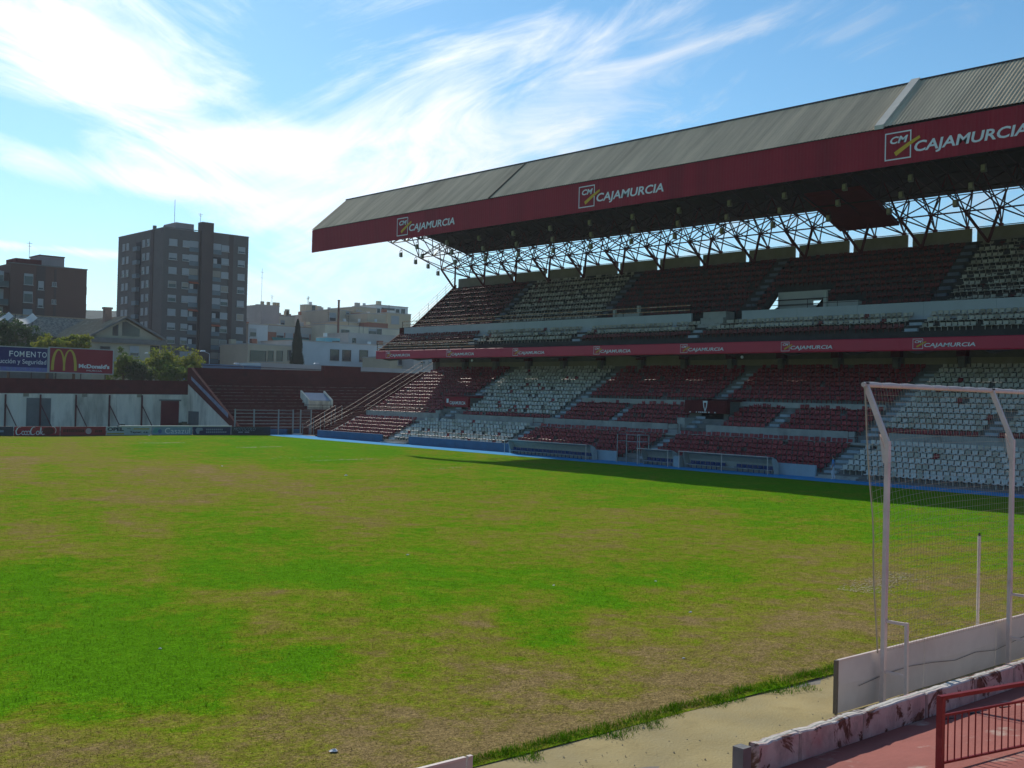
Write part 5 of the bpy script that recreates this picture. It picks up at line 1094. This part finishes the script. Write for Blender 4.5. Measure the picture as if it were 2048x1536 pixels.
def tiled_house():
    t = thing('tiled_house', 'low house with wide grey-brown tiled roof beside the villa', 'house', (60, 190, 0)); MB().box(44, 70.5, 186, 199, 0, 13.4).build('wall', CONCD, t)
    tiled_slope(t, (44, 183.5, 13.3), (71.5, 183.5, 13.3), (74, 193, 17.0), (44, 193, 17.0), 60, TILED)
    MB().bar((44, 193, 17.05), (74, 193, 17.05), .3, .25).build('ridge_tiles', TILE, t)
tiled_house()
def canvas(px, py, w, h, lab, flip=1):
    q = gy(168, px, py); t = thing('canvas_awning', lab, 'awning', q); n = 8; vs = []
    for i in range(n+1):
        for j in range(4): s, u = i/n, j/3; vs.append((q[0]+(s-.5)*w, q[1]+u*2.2, q[2]+h*(flip*(s-.5))-.5*math.sin(math.pi*s)*h+u*.9*h))
    MB().add(vs, [(i*4+j, i*4+j+1, i*4+5+j, i*4+4+j) for i in range(n) for j in range(3)]).build('canvas', mat('canvas_white', (.80, .80, .76), .8, .05, 1, transl=.4), t)
    MB().tube((q[0]-w/2, q[1]+2.2, q[2]-4), (q[0]-w/2, q[1]+2.2, q[2]+h), .05, 5).tube((q[0]+w/2, q[1]+2.2, q[2]-4), (q[0]+w/2, q[1]+2.2, q[2]+h), .05, 5).build('poles', STEEL, t)
canvas(58, 641, 2.4, .9, 'bright white canvas awning among the roofs, right of the two'); canvas(8, 640, 2.6, .8, 'bright white canvas awning at the left edge of the roofs', 1.6)
# --- pale buildings right of the tower
PAL = dict(beige=(.50,.41,.30), grey=(.42,.39,.36), white=(.70,.70,.68), sand=(.60,.53,.40), brick=(.30,.12,.08), pink=(.54,.41,.35), teal=(.16,.42,.48), blueg=(.48,.51,.53), tan=(.50,.41,.28))
PMAT = {k: mat('facade_'+k, v, .9, .09, .3, .1, 8) for k, v in PAL.items()}
def pale(lab, Y, pxl, pxr, pyt, depth, m_, wins=(), shut=.6, extra=None, frame=FRW, name='building'):
    """flat-roofed building whose -Y face spans photo columns pxl..pxr with its top at pyt; wins = (px, py, w, h)"""
    a = gy(Y, pxl, pyt); b = gy(Y, pxr, pyt); h = float(a[2]+b[2])/2; x0, x1 = float(a[0]), float(b[0])
    t = thing(name, lab, 'building', ((x0+x1)/2, Y+depth/2, 0)); MB().box(x0, x1, Y, Y+depth, 0, h).build('wall', PMAT[m_], t)
    MB().box(x0-.08, x1+.08, Y-.08, Y+.3, h, h+.22).box(x0-.08, x0+.3, Y+.3, Y+depth, h, h+.22).build('parapet', PMAT['tan' if m_ == 'brick' else 'grey'], t)
    for px, py, w, hh in wins: q = gy(Y, px, py); window(t, (float(q[0]), Y-.005, float(q[2])), 'y', w, hh, shut*random.choice([0, .6, 1.2, 1.5]) if shut else 0, SHUT, frame)
    for i in range(random.randint(1, 3)):
        u = random.uniform(x0+.6, x1-.9); v_ = Y+random.uniform(.8, max(1.0, depth-1.5)); k = random.random()
        if k < .4: MB().box(u-.6, u+.6, v_-.5, v_+.5, h, h+random.uniform(.7, 1.6)).build('roof_unit', PMAT[random.choice(['tan', 'grey', 'brick'])], t)
        elif k < .7: MB().tube((u, v_, h), (u, v_, h+1.1), .45, 9).build('water_tank', PMAT[random.choice(['white', 'blueg'])], t)
        else: antenna(t, u, v_, h, random.uniform(1.6, 3.2))
    if extra: extra(t, x0, x1, Y, h)
    return t
DKF = mat('frame_dark', (.10, .09, .08), .7)
pale('long low pale building with big dark windows behind the corner terrace', 205, 588, 806, 688, 14, 'blueg', [(669, 710, 2.2, 2.4), (693, 711, 2.2, 2.4), (727, 712, 2.2, 2.6)], 0, None, DKF, 'low_block')
pale('beige low building with dark windows just right of the brick tower', 206, 496, 587.5, 691, 12, 'beige', [(516, 712, 3.6, 2.2), (541, 712, 1.3, 2.2), (559, 712, 1.4, 2.2), (582, 711, 1.8, 2.2)], 0, None, DKF, 'low_block')
pale('brick flats with green awnings half hidden by the cypress', 232, 536, 660, 654, 14, 'brick', [(560, 672, 2.0, 1.6), (578, 672, 2.0, 1.6), (610, 676, 2.2, 1.8), (630, 676, 2.4, 2.0), (650, 676, 1.6, 1.8)], .7, lambda t, x0, x1, Y, h: (MB().prism_x([(Y-1.2, h-3.9), (Y-.02, h-2.9), (Y-.02, h-2.75), (Y-1.2, h-3.75)], x0+1, x0+11).build('awning', mat('awning_green', (.05, .20, .17), .8), t), MB().box(x0, x1, Y-.15, Y-.081, h-1.6, h-.1).build('attic_band', PMAT['grey'], t)))
pale('tall narrow grey building with notched parapet right of the tower', 250, 523, 559, 612, 12, 'grey', [], 0, lambda t, x0, x1, Y, h: [MB().box(x, x+.7, Y-.05, Y+.6, h+.221, h+1.0).build('merlon', PMAT['tan'], t) for x in (x0, x0+1.7, x0+3.4, x1-.7)]+[antenna(t, x0+1.6, Y+3, h, 9.5), antenna(t, x0+4, Y+2, h, 3.0)])
pale('pinkish building beside the tower edge behind the grey one', 262, 500, 531, 626, 14, 'pink', [(512, 640, 1.6, 1.4), (522, 640, 1.4, 1.4)], .5)
pale('bluish shabby facade at the right foot of the tower', 226, 497, 536, 650, 10, 'blueg', [(506, 665, 1.6, 1.8), (514, 690, 1.5, 1.8)], .4)
pale('cream building with stepped chimneys left of the belfry', 262, 559, 590, 633, 14, 'sand', [(565, 645, 1.2, 1.2)], .5, lambda t, x0, x1, Y, h: [MB().box(x, x+.9, Y+1, Y+2, h, h+1.5+.5*i).build('chimney', PMAT['tan'], t) for i, x in enumerate((x0+2.4, x1-2.0))])
pale('small square belfry-like tower with one dark opening', 275, 612, 633, 611, 3.2, 'beige', [(627, 617, 1.0, 1.6)], 0, lambda t, x0, x1, Y, h: antenna(t, x0+1.4, Y+1, h, 2.5), DKF, 'roof_tower')
pale('low grey roofs spreading right of the belfry', 268, 596, 663, 634, 10, 'grey', [(645, 644, 1.4, 1.2), (655, 644, 1.4, 1.2)], .3)
pale('beige terrace-roofed building with pale front behind the thin chimney', 248, 660, 716, 622, 14, 'beige', [(695, 626, 1.0, .7), (707, 627, 1.0, .7), (665, 634, 2.0, 2.2)], .4)
pale('sunless tan building left of the white rooftop house', 240, 676, 719, 645, 12, 'tan', [(705, 655, 2.0, 1.0)], .0)
pale('white rooftop house with small windows, highest on the right', 262, 752, 816, 613, 12, 'white', [(757, 622, 1.0, 1.4), (795, 622, 1.2, 1.0), (806, 623, 1.2, 1.4), (776, 618, 4.5, .5)], .0, None, DKF, 'rooftop_house')
pale('beige flank building left of the white rooftop house', 258, 713, 753, 616, 14, 'beige', [], 0)
pale('brick-red low box roof below the white rooftop house', 236, 738, 776, 646, 8, 'brick', [], 0)
pale('small brick-red stair box beside the tan building', 244, 719, 735, 626, 5, 'brick', [], 0)
pale('beige block with balconies below the white rooftop house', 238, 735, 772, 629, 12, 'beige', [(748, 665, 2.4, 2.0)], .4)
pale('pale grey wall block under the brick-red box', 226, 650, 800, 655, 10, 'sand', [(690, 664, 2.4, 1.2), (745, 664, 2.4, 1.6), (758, 664, 1.6, 1.6)], .3)
pale('cream house face right of the white rooftop house', 246, 775, 822, 628, 10, 'tan', [(790, 640, 2.6, 2.2)], .9)
pale('wide pale wall building with one slit window behind the band end', 214, 697, 850, 672, 9, 'grey', [(708, 686, .9, 2.2)], 0, None, DKF)
pale('teal rooftop shed beside the slit-window wall', 208, 652, 680, 676, 4, 'teal', [(668, 686, .9, .9), (675, 686, .9, .9)], 0, None, DKF, 'rooftop_shed')
pale('ochre building glimpsed under the end of the red band', 190, 780, 830, 716, 10, 'tan', [(800, 724, 1.2, 1.4), (815, 726, 1.2, 1.2)], .3)
pale('grey shaded building glimpsed beneath the upper tier end', 186, 828, 905, 712, 10, 'grey', [(845, 722, 1.2, 1.2), (862, 722, 1.2, 1.2)], .5)
q = gy(222, 676, 670); t = thing('smokestack', 'thin rusty brown smokestack rising among the roofs', 'smokestack', (q[0], 222, 0)); zt = float(gy(222, 676, 602)[2]); MB().tube((q[0], 222, 0), (q[0], 222, zt), .28, 10, .24).build('pipe', mat('rust', (.16, .07, .05), .8, .2, 2), t); MB().tube((q[0], 222, zt), (q[0], 222, zt+.25), .30, 10).build('rim', STEEL, t)
# white and blue strips seen over the terrace: long shed behind
a, b, c = [float(gy(152, p, 735)[0]) for p in (400, 522, 880)]
t = thing('long_shed', 'long low shed with pale and blue wall behind the terrace', 'building', ((a+c)/2, 156, 0)); MB().box(a, b-.01, 152, 160, 0, 9.25).build('blue_wall', mat('shed_blue', (.16, .26, .40), .8, .08, .4), t); MB().box(b, c, 152, 160, 0, 9.75).build('pale_wall', mat('shed_pale', (.50, .49, .45), .8, .08, .4), t); MB().box(a, c, 151.9, 152.0, 9.0, 9.08).build('gutter', STEEL, t)
# street lamps
def lamp(px, py, Y, lab):
    q = gy(Y, px, py); t = thing('street_lamp', lab, 'street lamp', (q[0]+1.0, Y, 0)); MB().tube((q[0]+1.0, Y, 0), (q[0]+1.0, Y, q[2]-.3), .07, 7, .05).build('pole', GREYST, t); MB().tube((q[0]+1.0, Y, q[2]-.3), (q[0], Y, q[2]+.05), .045, 6).build('arm', GREYST, t)
    MB().add([(q[0]-.55, Y-.16, q[2]), (q[0]+.25, Y-.16, q[2]), (q[0]+.25, Y+.16, q[2]), (q[0]-.55, Y+.16, q[2]), (q[0]-.35, Y-.1, q[2]+.18), (q[0]+.2, Y-.1, q[2]+.2), (q[0]+.2, Y+.1, q[2]+.2), (q[0]-.35, Y+.1, q[2]+.18)], [(0,3,2,1),(4,5,6,7),(0,1,5,4),(1,2,6,5),(2,3,7,6),(3,0,4,7)]).build('lantern', mat('lantern_white', (.8, .8, .78), .3), t)
lamp(297, 707, 158, 'street lamp with white lantern above the trees right of the villa'); lamp(407, 703, 158, 'street lamp with white lantern in front of the brick tower foot'); lamp(474, 728, 150, 'street lamp with white lantern over the blue shed wall')
lamp(634, 728, 146, 'double-armed lamp over the pale shed wall')
# ================================================================== trees
BARK = mat('bark', (.10, .075, .05), .95, .2, 4, .5, 10)
def leafmat(n, c, c2): return mat(n, c, .7, .25, .6, 0, col2=c2, c2=(.4, .65), c2scale=.5, transl=.35)
LEAF1 = leafmat('leaf_green', (.10, .165, .03), (.15, .19, .028)); LEAF2 = leafmat('leaf_yellow', (.25, .26, .032), (.14, .20, .026)); LEAF3 = leafmat('leaf_dark', (.04, .075, .03), (.06, .10, .03)); LEAFC = leafmat('leaf_cypress', (.014, .032, .022), (.02, .045, .025))
def tree(lab, X, Y, h, blobs, leaf, n, ls=.22, group='trees behind the far wall', name='leafy_tree'):
    """blobs: (dx, dy, z, rx, rz) leaf clumps; trunk with limbs reaching every clump"""
    t = thing(name, lab, 'tree', (X, Y, 0), group); mb = MB(); zt = min(b[2] for b in blobs)-.3; mb.tube((X, Y, 0), (X+.1, Y, zt), .26, 8, .17)
    for dx, dy, z, rx, rz in blobs: mb.tube((X+.1, Y, zt), (X+dx*.6, Y+dy*.6, z-rz*.3), .11, 6, .05); mb.tube((X+dx*.6, Y+dy*.6, z-rz*.3), (X+dx, Y+dy, z+rz*.4), .05, 5, .02)
    mb.build('trunk', BARK, t); V, F = [], []; tot = sum(b[3]**2*b[4] for b in blobs)
    for dx, dy, z, rx, rz in blobs:
        subs = [(rng.normal(0, .5, 3)*np.array((rx, rx, rz)), random.uniform(.25, .5)) for _ in range(14)]
        m_ = int(n*rx**2*rz/tot)
        for i in range(m_):
            so, sr = random.choice(subs); d = rng.normal(0, 1, 3); d /= np.linalg.norm(d); r = random.random()**.4*sr
            p = np.array((X+dx, Y+dy, z))+so+d*np.array((rx, rx, rz))*r; a = rng.normal(0, 1, 3); a /= np.linalg.norm(a); b = np.cross(a, rng.normal(0, 1, 3)); b /= np.linalg.norm(b); s = ls*random.uniform(.6, 1.3)
            k = len(V); V += [p-a*s, p+b*s*.5, p+a*s, p-b*s*.5]; F.append((k, k+1, k+2, k+3))
    me = bpy.data.meshes.new('crown'); me.from_pydata([tuple(q) for q in V], [], F); me.materials.append(leaf); link('crown', me, t)
def at(px, py, Y): q = gy(Y, px, py); return float(q[0]), float(q[2])
def ptree(lab, px, py, Y, rx, rz, leaf, n, nb=5, **kw):
    X, Z = at(px, py, Y); bl = [(random.uniform(-.8, .8)*rx, random.uniform(-.6, .6)*rx, Z+random.uniform(-.6, .5)*rz, rx*random.uniform(.5, .75), rz*random.uniform(.45, .7)) for _ in range(nb)]+[(0, 0, Z, rx*.7, rz*.75)]
    tree(lab, X, Y, Z, bl, leaf, n, **kw)
ptree('dark bushy tree at the left edge above the navy billboard', 18, 668, 158, 2.9, 2.4, LEAF3, 3200)
ptree('yellow-green tree peeping above the navy billboard', 95, 692, 150, 1.9, 1.3, LEAF2, 2200)
ptree('yellow-green bushy tree above the arches billboard', 148, 690, 150, 2.1, 1.4, LEAF2, 2400)
ptree('green tree just right of the arches billboard', 246, 735, 150, 1.8, 2.2, LEAF1, 2600)
ptree('dark leafy tree low between the two green trees', 285, 745, 148, 2.0, 1.8, LEAF3, 2200)
ptree('wide yellow-green tree in front of the villa corner', 322, 728, 150, 2.7, 2.0, LEAF2, 3400)
ptree('yellow-green tree left of the terrace corner', 372, 730, 152, 2.5, 1.9, LEAF2, 3200)
ptree('dark green tree behind the parapet left of the terrace', 345, 750, 146, 2.6, 1.5, LEAF1, 2400)
def cypress():
    Y = 190; X, zt = at(596, 640, Y); t = thing('cypress_tree', 'tall dark cypress in front of the low pale building', 'tree', (X, Y, 0)); MB().tube((X, Y, 0), (X, Y, zt-1), .22, 7, .05).build('trunk', BARK, t); V, F = [], []; zb = 6.5
    for i in range(5200):
        s = random.random()**.85; z = zb+(zt-zb)*s; R = 1.75*(1-s)**.62*(.6+.4*min(1, s*6))*(1+.14*math.sin(z*1.7+i % 3)); a = random.uniform(0, 6.283); r = R*math.sqrt(random.uniform(.25, 1)); p = np.array((X+r*math.cos(a), Y+r*math.sin(a), z))
        u = np.array((.2*math.cos(a), .2*math.sin(a), 1)); w = np.array((-math.sin(a), math.cos(a), 0)); k = len(V); V += [p-u*.28, p+w*.12, p+u*.3, p-w*.12]; F.append((k, k+1, k+2, k+3))
    me = bpy.data.meshes.new('crown'); me.from_pydata([tuple(q) for q in V], [], F); me.materials.append(LEAFC); link('crown', me, t)
cypress()
# ================================================================== hills
def hill(name, Y, x0, x1, zf, m_, n=60, depth=900):
    vs = []
    for i in range(n+1):
        x = x0+(x1-x0)*i/n; z = zf(x); vs += [(x, Y, -.02), (x, Y+depth*.25, z*.75), (x, Y+depth*.5, z), (x, Y+depth, -.02)]
    MB().add(vs, [(i*4+j, i*4+j+1, i*4+5+j, i*4+4+j) for i in range(n) for j in range(3)]).build(name, m_, None, kind='structure')
HILLG = mat('hill_scrub', (.030, .048, .030), .95, .3, .02, 0, spec=0)
q1 = gy(1500, 205, 621); q2 = gy(3600, 205, 607)
hill('hills', 1275, -600, 2600, lambda x: q1[2]*(1.0+.03*math.sin((x-590)*.006)+.012*math.sin(x*.021)), HILLG, 80, 450)
hill('hills', 3150, -2500, 6000, lambda x: q2[2]*(.97+.05*math.sin(x*.0018+2.2)+.02*math.sin(x*.008)), HILLG, 90, 900)
# ================================================================== haze
HZ = bpy.data.materials.new('haze'); HZ.use_nodes = True; nt = HZ.node_tree; nt.nodes.clear(); o_ = nt.nodes.new('ShaderNodeOutputMaterial'); pv = nt.nodes.new('ShaderNodeVolumePrincipled')
pv.inputs['Color'].default_value = (.80, .88, 1, 1); pv.inputs['Density'].default_value = HAZE; pv.inputs['Anisotropy'].default_value = .35; nt.links.new(pv.outputs[0], o_.inputs['Volume'])
if HAZE > 0: MB().box(-3000, 6500, -600, 4400, -1.5, 330).build('haze', HZ, None, kind='stuff', label='thin bluish air between the stadium and the far hills', cat='haze')
